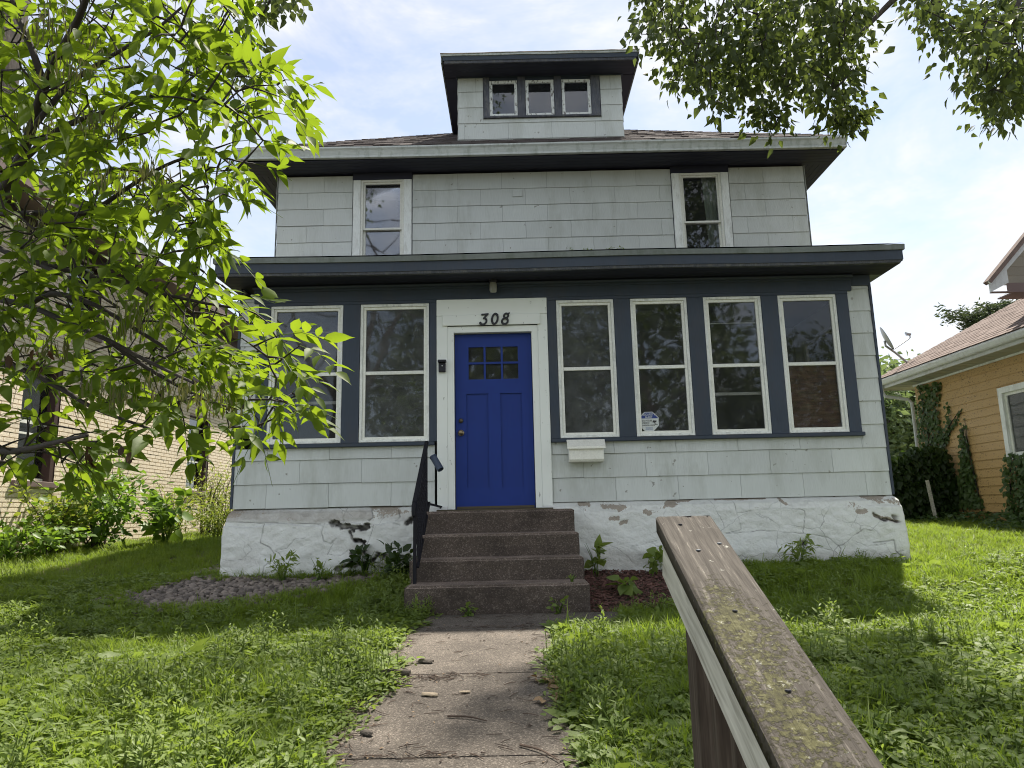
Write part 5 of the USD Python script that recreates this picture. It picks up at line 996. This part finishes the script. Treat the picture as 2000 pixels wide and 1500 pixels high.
# behind the houses
far_tree('pale green tree seen in the gap between the grey and ochre houses', (13.2, 25, .5), 5.6, 2.4, 41, 420, M['far_leaf'], name='garden_tree', lsize=.30)
far_tree('small leafy tree left of the pale one, half hidden by the porch corner', (11.4, 23, .5), 4.8, 1.6, 42, 200, M['far_leaf'], name='garden_tree', lsize=.26)
rng = np.random.default_rng(55)
cf = thing('cedar_tree', 'flat topped conifer rising behind the ochre house roof', 'tree', (19.6, 29, .6)); cb = np.array([19.6, 29, .6])
part(cf, 'trunk', trunk_mesh([cb, cb + [0, 0, 4], cb + [-.1, 0, 7.4]], [.25, .2, .06], 5, 12), M['bark'], True)
PTS = []
for (x0, y0), (x1, y1), n in [((1945, 660), (1850, 606), 34), ((1945, 660), (1880, 612), 30), ((1935, 640), (1925, 600), 22), ((1930, 620), (1965, 596), 30), ((1940, 640), (1975, 604), 20), ((1935, 650), (1900, 632), 16), ((1925, 645), (1905, 645), 14), ((1990, 600), (1985, 592), 5)]:
    a, b = U(x0, y0, w=29), U(x1, y1, w=29); part(cf, 'bough', [tube(spline([a, (a + b) / 2 + [0, 0, .25], b], 8), np.linspace(.05, .015, 8), 5)], M['twig'], True)
    t = rng.uniform(.25, 1.05, n)[:, None]; PTS.append(a + (b - a) * t + rng.normal(0, 1, (n, 3)) * [.16, .3, .07])
q = np.vstack(PTS); c = np.repeat(q, 16, 0); part(cf, 'needles', leaves(NARROW, c + rng.normal(0, .10, (len(c), 3)), rnd_dir(len(c), rng, -.3, .6), rnd_dir(len(c), rng), rng.uniform(.12, .26, len(c))), M['conifer'], True, kind='stuff')
for k, (ya, yb, yy) in enumerate([(698, 704, 40), (706, 712, 40), (793, 786, 34), (806, 812, 34), (834, 836, 34), (722, 690, 30)]):
    a, b = U(1650, ya, Y=yy), U(1900, yb, Y=yy); m_ = (a + b) / 2 - [0, 0, .05]
    single('power_line', [tube(spline([a, m_, b], 12), .012, 5)], M['black'], ['topmost of the thin wires beside the satellite dish', 'second wire beside the satellite dish', 'highest wire under the ochre eave', 'middle wire under the ochre eave', 'lowest wire under the ochre eave, across the garden tree', 'steep service wire rising to the ochre roof'][k], 'power line', group='overhead wires')

# ------------------------------------------------------------------ creepers and hedge by the ochre house
def creeper(label, pts, n, seed, m='ivy', lsize=.07, bulge=.08, px=True):
    rng = np.random.default_rng(seed); pg = Polygon(pts); x0, y0, x1, y1 = pg.bounds; out = []
    while len(out) < n:
        q = np.stack([rng.uniform(x0, x1, 300), rng.uniform(y0, y1, 300)], 1); out += list(q[contains_xy(pg, q[:, 0], q[:, 1])])
    p = np.array([U(a, b, X=8.375) for a, b in out[:n]]); base = p[np.argmin(p[:, 2])].copy()
    t = thing('wall_creeper', label, 'climbing plant', (8.36, base[1], base[2]))
    p[:, 0] -= rng.uniform(0, 1, n) ** 1.5 * bulge
    tops = p[np.argsort(-p[:, 2])[:5]]
    for q in tops[:3]: part(t, 'stem', [tube(spline([base + [0, 0, -.1], (base + q) / 2 + [0, rng.normal(0, .08), 0], q], 10), np.linspace(.010, .003, 10), 5)], M['twig'], True)
    part(t, 'foliage', leaves(HEART, p, norm(np.array([-.25, 0, -1.]) + rng.normal(0, .45, (n, 3))), norm(np.array([-1., -.2, .35]) + rng.normal(0, .3, (n, 3))), lsize * rng.uniform(.6, 1.3, n)), M[m], True, kind='stuff')
creeper('thick creeper covering the far corner of the ochre house from eave to ground', [(1796, 752), (1838, 745), (1836, 800), (1842, 850), (1850, 835), (1853, 780), (1858, 820), (1850, 870), (1846, 920), (1854, 960), (1856, 1000), (1830, 1000), (1812, 900), (1800, 850)], 1300, 61)
creeper('slanting sprig of creeper reaching up the ochre wall from the corner mass', [(1835, 850), (1848, 840), (1862, 825), (1876, 800), (1880, 795), (1868, 830), (1852, 850), (1838, 868)], 110, 62, lsize=.05, bulge=.03)
creeper('narrow pointed creeper standing alone in the middle of the ochre wall', [(1884, 812), (1887, 845), (1892, 870), (1900, 900), (1910, 950), (1922, 990), (1880, 990), (1876, 940), (1878, 900), (1880, 860)], 620, 63)
creeper('low thin creeper between the corner mass and the pointed one', [(1866, 915), (1872, 930), (1880, 960), (1884, 990), (1858, 990), (1862, 950)], 130, 64, lsize=.055, bulge=.04)
creeper('bushy creeper below the white window of the ochre house', [(1978, 885), (2010, 880), (2040, 900), (2040, 1030), (1978, 1030), (1970, 960), (1970, 910)], 800, 65, bulge=.16)
rng = np.random.default_rng(71)
hg = thing('creeper_hedge', 'dark hedge smothered in creeper between the two houses', 'hedge', (7.2, 14.4, .45))
n = 5200; hx, hy, hz = rng.uniform(6.2, 8.30, n), rng.uniform(13.5, 15.2, n), rng.uniform(.4, 1.0, n)
topz = 1.82 + .10 * np.sin(hx * 5) + .08 * np.sin(hy * 7); hz = .4 + (topz - .4) * rng.uniform(0, 1, n) ** .6
face = rng.uniform(0, 1, n) < .62; hy = np.where(face, 13.5 + np.abs(rng.normal(0, .12, n)), hy)
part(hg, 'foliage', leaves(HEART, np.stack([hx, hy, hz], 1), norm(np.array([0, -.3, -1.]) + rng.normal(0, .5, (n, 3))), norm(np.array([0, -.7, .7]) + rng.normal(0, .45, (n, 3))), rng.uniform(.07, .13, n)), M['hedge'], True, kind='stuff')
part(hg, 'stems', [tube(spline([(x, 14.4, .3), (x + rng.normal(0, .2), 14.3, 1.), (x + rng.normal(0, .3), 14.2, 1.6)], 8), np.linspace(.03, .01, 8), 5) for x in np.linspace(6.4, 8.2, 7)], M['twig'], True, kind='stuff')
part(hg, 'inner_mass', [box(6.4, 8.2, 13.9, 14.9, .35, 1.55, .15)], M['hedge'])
q = U(1826, 985, Y=13.3); single('fence_post', [bar((q[0], 13.3, .4), (q[0] - .09, 13.3, 1.30), .05, .04, np.array([0, 1., 0]))], M['rail_side'], 'weathered pale fence post leaning against the dark hedge', 'post')
n = 2600; gx_i = rng.uniform(6.6, 8.5, n); gy_i = rng.uniform(9.8, 14.2, n); keep_ = rng.uniform(0, 1, n) < np.clip((gx_i - 7.1 + .35 * np.sin(gy_i * 3)) / .8, 0, 1); gx_i, gy_i = gx_i[keep_], gy_i[keep_]; n = len(gx_i)
gi = leaves(HEART, np.stack([gx_i, gy_i, ground(gx_i, gy_i) + rng.uniform(.02, .22, n) * np.clip((gx_i - 6.9), .3, 1)], 1), norm(rnd_dir(n, rng, -.4, .4)), norm(np.array([-.3, -.3, 1.]) + rng.normal(0, .4, (n, 3))), rng.uniform(.05, .095, n))
setting('ground_ivy', gi, M['ivy'], True, 'stuff', 'low ivy covering the ground along the ochre house')

# ------------------------------------------------------------------ shrubs and tall weeds along the brick house
def shrub(label, c, r, h, n, m, seed, T=OVAL, ls=.09, cat_='shrub', group=None, name='shrub', nst=9):
    rng = np.random.default_rng(seed); z0 = gz(c[0], c[1]); b = np.array([c[0], c[1], z0]); t = thing(name, label, cat_, b, group)
    st_ = []
    for _ in range(nst):
        a = rng.uniform(0, 2 * math.pi); rr_ = r * rng.uniform(.3, 1.); hh = h * rng.uniform(.55, 1.)
        st_.append(spline([b + [rng.normal(0, r * .15), rng.normal(0, r * .15), -.03], b + [math.cos(a) * rr_ * .45, math.sin(a) * rr_ * .45, hh * .6], b + [math.cos(a) * rr_, math.sin(a) * rr_, hh]], 14))
    part(t, 'stems', [tube(s, np.linspace(.012, .003, len(s)) * max(.5, min(1, h)), 5) for s in st_], M['bush'] if h < 1 else M['twig'], True, kind='stuff')
    k = rng.integers(0, nst, n); u = rng.uniform(.12, 1, n) ** .7; p = np.array([st_[a][min(13, int(b_ * 13.99))] for a, b_ in zip(k, u)]) + rng.normal(0, 1, (n, 3)) * np.array([r * .20, r * .20, h * .07])
    p[:, 2] = np.maximum(p[:, 2], z0 + .02); out = norm((p - b) * [1, 1, .25] + rng.normal(0, r * .6, (n, 3)) + [0, 0, -.12 * r])
    part(t, 'foliage', leaves(T, p, out, norm(np.array([0, 0, 1.]) + rng.normal(0, .45, (n, 3))), ls * rng.uniform(.55, 1.25, n)), M[m], True, kind='stuff')
    return t
shrub('broad leafy shrub against the brick wall, largest of the row', (-6.35, 10.9), .85, 1.15, 950, 'bush', 81, OVAL, .13)
shrub('low shrub at the left edge in front of the brick wall', (-6.6, 9.6), .75, .62, 620, 'bush', 82, OVAL, .11)
shrub('tall sapling with feathery leaves standing up against the brick wall', (-6.6, 11.7), .55, 1.75, 420, 'bush', 83, NARROW, .17, 'sapling', name='sapling', nst=7)
shrub('large leaved burdock beside the middle shrub', (-5.75, 11.9), .42, .85, 70, 'bush', 84, HEART, .22, 'weed', name='burdock', nst=7)
shrub('shrub with yellow green tips left of the sapling', (-6.55, 10.3), .6, 1.0, 500, 'golden', 85, OVAL, .10)
for i, (x, y, h) in enumerate([(-6.3, 13.2, 1.1), (-6.1, 14.2, 1.35), (-6.35, 15.4, 1.5), (-5.9, 15.0, 1.0), (-6.2, 16.6, 1.7), (-6.0, 12.6, .8), (-5.6, 13.6, .7)]):
    shrub(['goldenrod clump beside the burdock', 'goldenrod clump under the brick house window', 'tall goldenrod right of the brick house window', 'low goldenrod clump at the lawn edge beside the foundation corner', 'tallest goldenrod, far back along the brick wall', 'short goldenrod in front of the burdock', 'low spreading goldenrod at the lawn edge'][i], (x, y), .5, h, 620, 'golden', 90 + i, NARROW, .085, 'weed', 'tall weeds along the brick house', 'goldenrod', 14)

# ------------------------------------------------------------------ gravel, mulch, lawn
def instancer(name, kind_label, protos, pos, which, yaw, scale, tilt=None, kind='stuff'):
    """Scattered copies of small prototype meshes as one PointInstancer."""
    pi = UsdGeom.PointInstancer.Define(stage, '/World/' + name); paths_ = []
    for k, (mesh, m, sm) in enumerate(protos):
        pp = f'/World/{name}/prototype_{k:03d}'; usdkit.mesh(stage, pp, mesh, m, sm); paths_.append(Sdf.Path(pp))
    pi.CreatePrototypesRel().SetTargets(paths_); pi.CreateProtoIndicesAttr(Vt.IntArray.FromNumpy(np.asarray(which, np.int32)))
    pi.CreatePositionsAttr(Vt.Vec3fArray.FromNumpy(np.asarray(pos, np.float32)))
    n = len(pos); tilt = np.zeros((n, 2)) if tilt is None else tilt
    h = yaw / 2; qz = np.stack([np.cos(h), 0 * h, 0 * h, np.sin(h)], 1); a = np.linalg.norm(tilt, axis=1); s_ = np.where(a > 1e-6, np.sin(a / 2) / np.maximum(a, 1e-6), .5)
    qt = np.stack([np.cos(a / 2), tilt[:, 0] * s_, tilt[:, 1] * s_, 0 * a], 1)
    w = qt[:, 0] * qz[:, 0] - qt[:, 3] * qz[:, 3]; x = qt[:, 1] * qz[:, 0] + qt[:, 2] * qz[:, 3]; y = qt[:, 2] * qz[:, 0] - qt[:, 1] * qz[:, 3]; z = qt[:, 0] * qz[:, 3] + qt[:, 3] * qz[:, 0]
    pi.CreateOrientationsAttr(Vt.QuathArray([Gf.Quath(float(a_), float(b_), float(c_), float(d_)) for a_, b_, c_, d_ in zip(w, x, y, z)]))
    sc = np.asarray(scale, np.float32); sc = np.repeat(sc[:, None], 3, 1) if sc.ndim == 1 else sc
    pi.CreateScalesAttr(Vt.Vec3fArray.FromNumpy(sc.astype(np.float32))); tag(pi.GetPrim(), kind=kind, label=kind_label)

rng = np.random.default_rng(120)
GRAVEL = Polygon([(-4.05, 7.02), (-3.5, 6.62), (-2.9, 6.62), (-2.2, 6.95), (-1.5, 7.35), (-1.0, 7.6), (-1.0, 8.02), (-3.2, 8.05), (-3.36, 8.3), (-3.42, 9.6), (-3.62, 9.6), (-3.75, 8.0)])
MULCH = Polygon([(.64, 6.48), (1.35, 6.50), (1.85, 6.9), (2.05, 7.6), (1.7, 7.98), (.62, 7.99)])
def scatter(poly, n, rng):
    x0, y0, x1, y1 = poly.bounds; out = np.zeros((0, 2))
    while len(out) < n:
        q = np.stack([rng.uniform(x0, x1, 2 * n), rng.uniform(y0, y1, 2 * n)], 1); out = np.vstack([out, q[contains_xy(poly, q[:, 0], q[:, 1])]])
    return out[:n]
st_p = []
for k in range(5):
    s_ = trimesh.creation.icosphere(1); v = np.array(s_.vertices) * [1, rng.uniform(.65, .95), rng.uniform(.5, .75)]; v *= 1 + .25 * (meshkit.noise(v * 1.5 + k * 7) - .5)[:, None]; st_p.append(((v, np.array(s_.faces)), M['stone'], True))
q = scatter(GRAVEL, 4200, rng); n = len(q)
instancer('gravel', 'grey brown river stones along the left foundation', st_p, np.stack([q[:, 0], q[:, 1], ground(q[:, 0], q[:, 1]) + rng.uniform(-.005, .03, n)], 1), rng.integers(0, 5, n), rng.uniform(0, 6.28, n), rng.uniform(.10, .20, n) ** 2 + .003, rng.normal(0, .3, (n, 2)))
ch = [(box(-.5, .5, -.16, .16, -.06, .06, .03), M['mulch'], False), (box(-.5, .5, -.1, .1, -.05, .05, .03), M['mulch'], False), (box(-.4, .4, -.25, .25, -.04, .04, .02), M['mulch'], False)]
q = scatter(MULCH, 3200, rng); n = len(q)
instancer('mulch', 'reddish brown wood chips right of the front steps', ch, np.stack([q[:, 0], q[:, 1], ground(q[:, 0], q[:, 1]) + rng.uniform(.0, .02, n)], 1), rng.integers(0, 3, n), rng.uniform(0, 6.28, n), rng.uniform(.025, .06, n), rng.normal(0, .3, (n, 2)))
single('wooden_edging', [bar((-4.08, 7.03, gz(-4.08, 7.03) + .02), (-3.75, 7.75, gz(-3.7, 7.7) + .03), .025, .05)], M['rail_side'], 'thin pale timber edging at the left end of the gravel', 'edging')
e = [U(x, y, Z=.12) for x, y in ((1830, 1146), (1880, 1141), (1940, 1136), (2010, 1130), (2120, 1122))]
single('lawn_edging', [tube(spline([np.array([p[0], p[1], gz(p[0], p[1]) + .035]) for p in e], 24) + np.random.default_rng(2).normal(0, .006, (24, 3)), .011, 7)], M['black'], 'black plastic lawn edging lying across the right lawn', 'edging')

# prototypes of the lawn
def tuft(rng, n, h, spread, wd, lean):
    P_, f = [], []; k = 0; out = []
    for _ in range(n):
        a = rng.uniform(0, 2 * math.pi); r = spread * math.sqrt(rng.uniform()); p = np.array([r * math.cos(a), r * math.sin(a), 0]); d = rng.normal(0, 1, 2); d /= np.linalg.norm(d); H_ = h * rng.uniform(.5, 1.15); L = lean * H_ * rng.uniform(.3, 1.5); w = wd * rng.uniform(.7, 1.3); s = np.array([-d[1], d[0], 0])
        c = [p + np.array([d[0] * L * t * t, d[1] * L * t * t, H_ * (t - .25 * lean * t * t)]) for t in (0, .4, .75, 1)]; ww = [w, w * .9, w * .6, 0]
        v = np.array([x + s * b * sg_ for x, b in zip(c, ww) for sg_ in (-1, 1)])
        out.append((v[:7], np.array([[0, 1, 3], [0, 3, 2], [2, 3, 5], [2, 5, 4], [4, 5, 6]])))
    return cat(out)
def ground_weed(rng, T, n, r, h, ls, rosette=False):
    a = rng.uniform(0, 2 * math.pi, n); rr_ = r * np.sqrt(rng.uniform(0, 1, n)); p = np.stack([rr_ * np.cos(a), rr_ * np.sin(a), h * rng.uniform(.15, 1, n) * (1 - .4 * (rr_ / r) ** 2)], 1)
    if rosette: p = np.stack([.01 * np.cos(a), .01 * np.sin(a), np.full(n, .01)], 1); d = np.stack([np.cos(a), np.sin(a), rng.uniform(.25, 1.1, n)], 1)
    else: d = rnd_dir(n, rng, -.2, .6)
    out = [leaves(T, p, d, norm(np.array([0, 0, 1.]) + rng.normal(0, .4, (n, 3))), ls * rng.uniform(.6, 1.25, n))]
    if not rosette: out += [tube([(x * .7, y * .7, 0), (x, y, z)], .0015, 3, False) for x, y, z in p[::2]]
    return cat(out)
def stem_weed(rng, T, h, n, ls):
    out = []
    for _ in range(3):
        b = rng.normal(0, .02, 2); t = np.linspace(0, 1, n); lean = rng.normal(0, .15, 2); hh = h * rng.uniform(.7, 1.1); p = np.stack([b[0] + lean[0] * hh * t, b[1] + lean[1] * hh * t, hh * (.15 + .85 * t)], 1)
        a = np.arange(n) * 2.4 + rng.uniform(0, 6); d = np.stack([np.cos(a), np.sin(a), .35 + .9 * t], 1)
        out += [leaves(T, p, d, np.tile([0, 0, 1.], (n, 1)) + rng.normal(0, .25, (n, 3)), ls * (1 - .5 * t)), tube([(b[0], b[1], 0), tuple(p[n // 2]), tuple(p[-1])], .002, 3, False)]
    return cat(out)
rp = np.random.default_rng(77)
M['thatch'] = leafmat('dry_thatch', (.20, .16, .07), (.32, .27, .13), (1.3, 1.2, .8), .25, .7)
gp = [(tuft(rp, 34, .085, .075, .0024, .6), M['grass'], True), (tuft(rp, 30, .11, .07, .0026, .8), M['grass'], True), (tuft(rp, 40, .06, .085, .0022, .5), M['grass'], True), (tuft(rp, 16, .17, .05, .0032, .7), M['grass'], True), (tuft(rp, 22, .05, .09, .002, 1.6), M['thatch'], True)]
wp_ = [(ground_weed(rp, OVAL, 34, .10, .07, .035), M['weed'], True), (ground_weed(rp, HEART, 26, .10, .06, .032), M['weed'], True), (ground_weed(rp, NARROW, 30, .09, .09, .05), M['weed'], True), (ground_weed(rp, OVAL, 11, .06, .1, .10, True), M['weed'], True), (stem_weed(rp, NARROW, .16, 9, .055), M['weed'], True), (ground_weed(rp, OVAL, 44, .11, .05, .024), M['weed'], True), (stem_weed(rp, OVAL, .11, 7, .045), M['weed'], True)]
house_fp = unary_union([sbox(-3.26, 7.99, 4.33, 20), sbox(-3.6, 10.3, 4.66, 20)])
rw = np.random.default_rng(78); yy_ = np.linspace(1.5, 6.5, 26)
walk_fp = Polygon([(WALK_X[0] + .04 + .06 * math.sin(y * 3.1) + rw.normal(0, .04), y) for y in yy_] + [(WALK_X[1] + .01 + .05 * math.sin(y * 2.3 + 1) + rw.normal(0, .04), y) for y in yy_[::-1]])
bare = unary_union([house_fp, walk_fp, sbox(.2, 5.90, .86, 6.5), sbox(-1.0, 6.47, .66, 8.0), GRAVEL.buffer(-.20), MULCH, sbox(-1.0, -.2, .36, 1.9), sbox(8.38, 6, 30, 16), sbox(-20, 7, -6.98, 20)])
def lawn(n, rng, y0, y1, x0, x1, margin=260):
    q = np.stack([rng.uniform(x0, x1, n), rng.uniform(y0, y1, n)], 1); q = q[~contains_xy(bare, q[:, 0], q[:, 1])]
    p = np.stack([q[:, 0], q[:, 1], ground(q[:, 0], q[:, 1])], 1); px, py, w = PX(p); return p[(px > -margin) & (px < 2000 + margin) & (py < 1500 + 2.2 * margin) & (w > .3)]
rng = np.random.default_rng(130)
near = lawn(26000, rng, 1.9, 8.2, -6.9, 6.9); far = lawn(26000, rng, 8.0, 19, -7, 8.4); far2 = lawn(9000, rng, 19, 45, -12, 22)
g_all = np.vstack([near, far, far2]); n = len(g_all)
pt = meshkit.fbm(g_all * [.9, .9, 0], 3, 12)
u_ = rng.uniform(0, 1, n); which = np.where(u_ < .06, 3, np.where(u_ > .95, 4, rng.integers(0, 3, n))); isnear = g_all[:, 1] < 8.2
scale = rng.uniform(.65, 1.2, n) * np.where(isnear, .72 + .75 * pt, .95) * np.where(g_all[:, 1] > 19, 2.0, 1)
edge = np.hypot(np.clip(np.abs(g_all[:, 0] + .33) - .57, 0, 9) , 0); scale *= np.where((edge < .12) & isnear, .8, 1)
instancer('grass', 'lawn grass in front of and beside the house', gp, g_all, which, rng.uniform(0, 6.28, n), scale, rng.normal(0, .12, (n, 2)))
wn = lawn(30000, rng, 1.9, 8.1, -6.9, 6.9); dens = meshkit.fbm(wn * [1.1, 1.1, 0], 3, 33) + .30 * np.clip((5.0 - wn[:, 1]) / 3, -.3, 1) + .25 * np.exp(-(np.abs(np.abs(wn[:, 0] + .33) - .75) / .35) ** 2)
wn = wn[rng.uniform(.24, .70, len(wn)) < dens]; n = len(wn)
sel = (meshkit.fbm(wn * [.7, .7, 0] + 9, 2, 44) * 9).astype(int) % 7; sel = np.where(rng.uniform(0, 1, n) < .45, sel, rng.integers(0, 7, n)); sel = np.where(((sel == 4) | (sel == 6)) & (rng.uniform(0, 1, n) < .62), rng.choice([0, 1, 2, 5], n), sel); sel = np.where((sel == 3) & (rng.uniform(0, 1, n) < .6), 5, sel)
instancer('lawn_weeds', 'broad leaved weeds and creeping ground cover in the lawn', wp_, wn, sel, rng.uniform(0, 6.28, n), np.stack([rng.uniform(.8, 1.7, n)] * 2 + [rng.uniform(.75, 1.45, n)], 1), rng.normal(0, .15, (n, 2)))

# single weeds by the foundation and steps
for i, (x, y, r, h, n, T, ls, lab) in enumerate([(-2.45, 7.70, .17, .34, 120, NARROW, .085, 'bushy weed in the gravel against the left foundation'), (-2.08, 7.74, .10, .30, 16, OVAL, .085, 'thin weed seedling right of the bushy one in the gravel'), (-1.62, 7.80, .16, .34, 34, OVAL, .13, 'dark broad leaved weed under the hole in the foundation'), (-1.25, 7.68, .2, .34, 90, OVAL, .11, 'dark weed clump between the foundation hole and the steps'),
    (.84, 7.72, .13, .40, 16, HEART, .13, 'grape like seedling with yellow green top right of the steps'), (1.42, 7.72, .2, .30, 40, HEART, .10, 'leafy vine at the foundation behind the wooden rail'), (3.02, 7.80, .2, .34, 90, NARROW, .10, 'nettle like weed against the right foundation'), (1.08, 6.95, .14, .17, 18, HEART, .12, 'broad leaved plant in the wood chips'), (1.22, 6.42, .14, .18, 60, NARROW, .07, 'small weed at the edge of the side path'), (-.42, 6.42, .07, .14, 26, OVAL, .05, 'small weed at the foot of the bottom step, left of centre'), (.36, 6.44, .08, .14, 26, OVAL, .05, 'small weed at the right foot of the bottom step'), (.50, 6.62, .05, .07, 14, OVAL, .03, 'tiny weed on the bottom step')]):
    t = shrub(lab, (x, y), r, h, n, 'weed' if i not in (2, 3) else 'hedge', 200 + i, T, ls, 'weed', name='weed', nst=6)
    if i == 11: stage.GetPrimAtPath(t).GetAttribute('xformOp:translate').Set(Gf.Vec3d(.50, 6.62, .255))
moss = []; rng = np.random.default_rng(140)
for x in (.9, 1.15, 1.5, 1.62):
    m_ = ground_weed(rng, OVAL, 14, .06, .05, .03); moss.append((m_[0] + [x, 9.9, 3.785 + 2.27 * .345 + .06], m_[1]))
mp = part(H, 'roof_moss', moss, M['weed'], True, kind='stuff')

# ------------------------------------------------------------------ litter on the walkway
rng = np.random.default_rng(150)
p0, p1 = np.array([-.93, 4.575, wz(4.575) + .02]), np.array([-.66, 4.56, wz(4.56) + .019])
single('fallen_stick', [tube(spline([p0, (p0 + p1) / 2 + [0, .01, .004], p1], 12) + rng.normal(0, .0012, (12, 3)), np.interp(np.arange(12), [0, 11], [.020, .017]), 9)], M['barkpiece'], 'thick dark stick lying at the left edge of the walkway', 'stick')
def curl(c, L, wd, yaw, up_=.5, mt='barkpiece', lab='', nm='bark_piece'):
    t = np.linspace(-1, 1, 9); s = np.linspace(-1, 1, 6); T_, S_ = np.meshgrid(t, s, indexing='ij'); x = T_ * L / 2; y = S_ * wd / 2 * (1 - .35 * T_ ** 2); z = wd * up_ * .7 * (1 - S_ ** 2) * (1 - .3 * T_ ** 2) + .006 + .003 * meshkit.noise(np.stack([T_ * 4, S_ * 4, T_ * 0], -1))
    P_ = np.stack([c[0] + x * math.cos(yaw) - y * math.sin(yaw), c[1] + x * math.sin(yaw) + y * math.cos(yaw), c[2] + z], -1); Q_ = P_.copy(); Q_[..., 2] -= .005
    v, f = gridmesh(P_); v2, f2 = gridmesh(Q_[::-1]); single(nm, [(v, f), (v2, f2)], M[mt], lab, 'bark')
curl((-.60, 4.87, wz(4.87)), .10, .05, -.3, .5, 'barkpiece', 'dark rough bark piece on the walkway beyond the stick')
curl((-.49, 4.16, wz(4.16)), .095, .035, -.25, .45, 'palewood', 'pale split bark piece in the middle of the walkway')
curl((-.30, 4.20, wz(4.2)), .06, .02, .1, .3, 'palewood', 'small pale sliver right of the split bark piece')
curl((-.72, 3.58, wz(3.58)), .07, .03, -.5, .6, 'barkpiece', 'dark curled bark piece at the lower left of the walkway')
for i, (x0, y0, x1, y1) in enumerate([(-.93, 4.02, -.72, 4.22), (-.95, 3.86, -.80, 4.0), (-.36, 3.80, -.16, 3.72), (.0, 3.40, .16, 3.22)]):
    a, b = np.array([x0, y0, wz(y0) + .006]), np.array([x1, y1, wz(y1) + .006]); s_ = spline([a, (a + b) / 2 + [.01, .015, .004], b], 10)
    single('fallen_twig', [tube(s_, np.linspace(.006, .003, 10), 5)], M['litter'], ['twig beside the thick stick on the walkway', 'knobbly twig at the left grass edge of the walkway', 'bent thin twig in the middle of the walkway', 'forked twig at the lower right of the walkway'][i], 'twig')
for x, y in [(.10, 4.42), (.15, 4.36), (.20, 4.42), (.19, 4.30), (.16, 4.22), (.22, 4.18), (.12, 4.02), (.18, 3.95), (.23, 4.08)]:
    n = 1; c = np.array([[x, y, wz(y) + .012]]); m_ = cat([leaves(OVAL, c, rnd_dir(1, rng, -.1, .3), norm(np.array([[0, 0, 1.]]) + rng.normal(0, .5, (1, 3))), np.array([.075])), leaves(OVAL, c + [.01, 0, .004], rnd_dir(1, rng, 0, .6), rnd_dir(1, rng, .2, 1), np.array([.06]))])
    single('dry_leaf', m_, M['dry'], 'curled tan dead leaf in the pile at the right edge of the walkway', 'leaf', True, 'dead leaves at the walkway edge')
tp = [(tube([(-.5, 0, 0), (0, .06, .02), (.5, 0, 0)], [.02, .025, .015], 4), M['litter'], True), (box(-.5, .5, -.2, .2, -.1, .1, .05), M['litter'], False), (leaves(OVAL, np.zeros((1, 3)), np.array([[1., 0, 0]]), np.array([[0, 0, 1.]]), np.array([1.])), M['dry'], True)]
ps = np.stack([rng.uniform(-.9, .25, 1300), rng.uniform(2.7, 6.45, 1300)], 1); e_ = np.minimum(np.abs(ps[:, 0] + .90), np.abs(ps[:, 0] - .24)); ps = ps[rng.uniform(0, 1, 1300) < np.exp(-e_ / .14) + .17]
ps = np.vstack([ps, np.stack([rng.normal(-.55, .16, 150), rng.normal(4.52, .05, 150)], 1), np.stack([rng.normal(-.85, .05, 90), rng.uniform(3.2, 4.4, 90)], 1), np.stack([rng.uniform(-.9, .3, 60), rng.normal(5.93, .025, 60)], 1), np.stack([rng.uniform(-.9, -.2, 60), rng.normal(3.31, .02, 60)], 1)]); n = len(ps); k = rng.choice([0, 0, 0, 1, 2], n)
instancer('leaf_litter', 'small twigs, seeds and crumbs scattered on the walkway', tp, np.stack([ps[:, 0], ps[:, 1], wz(ps[:, 1]) + .004], 1), k, rng.uniform(0, 6.28, n), np.where(k == 0, rng.uniform(.02, .10, n), rng.uniform(.008, .022, n)))
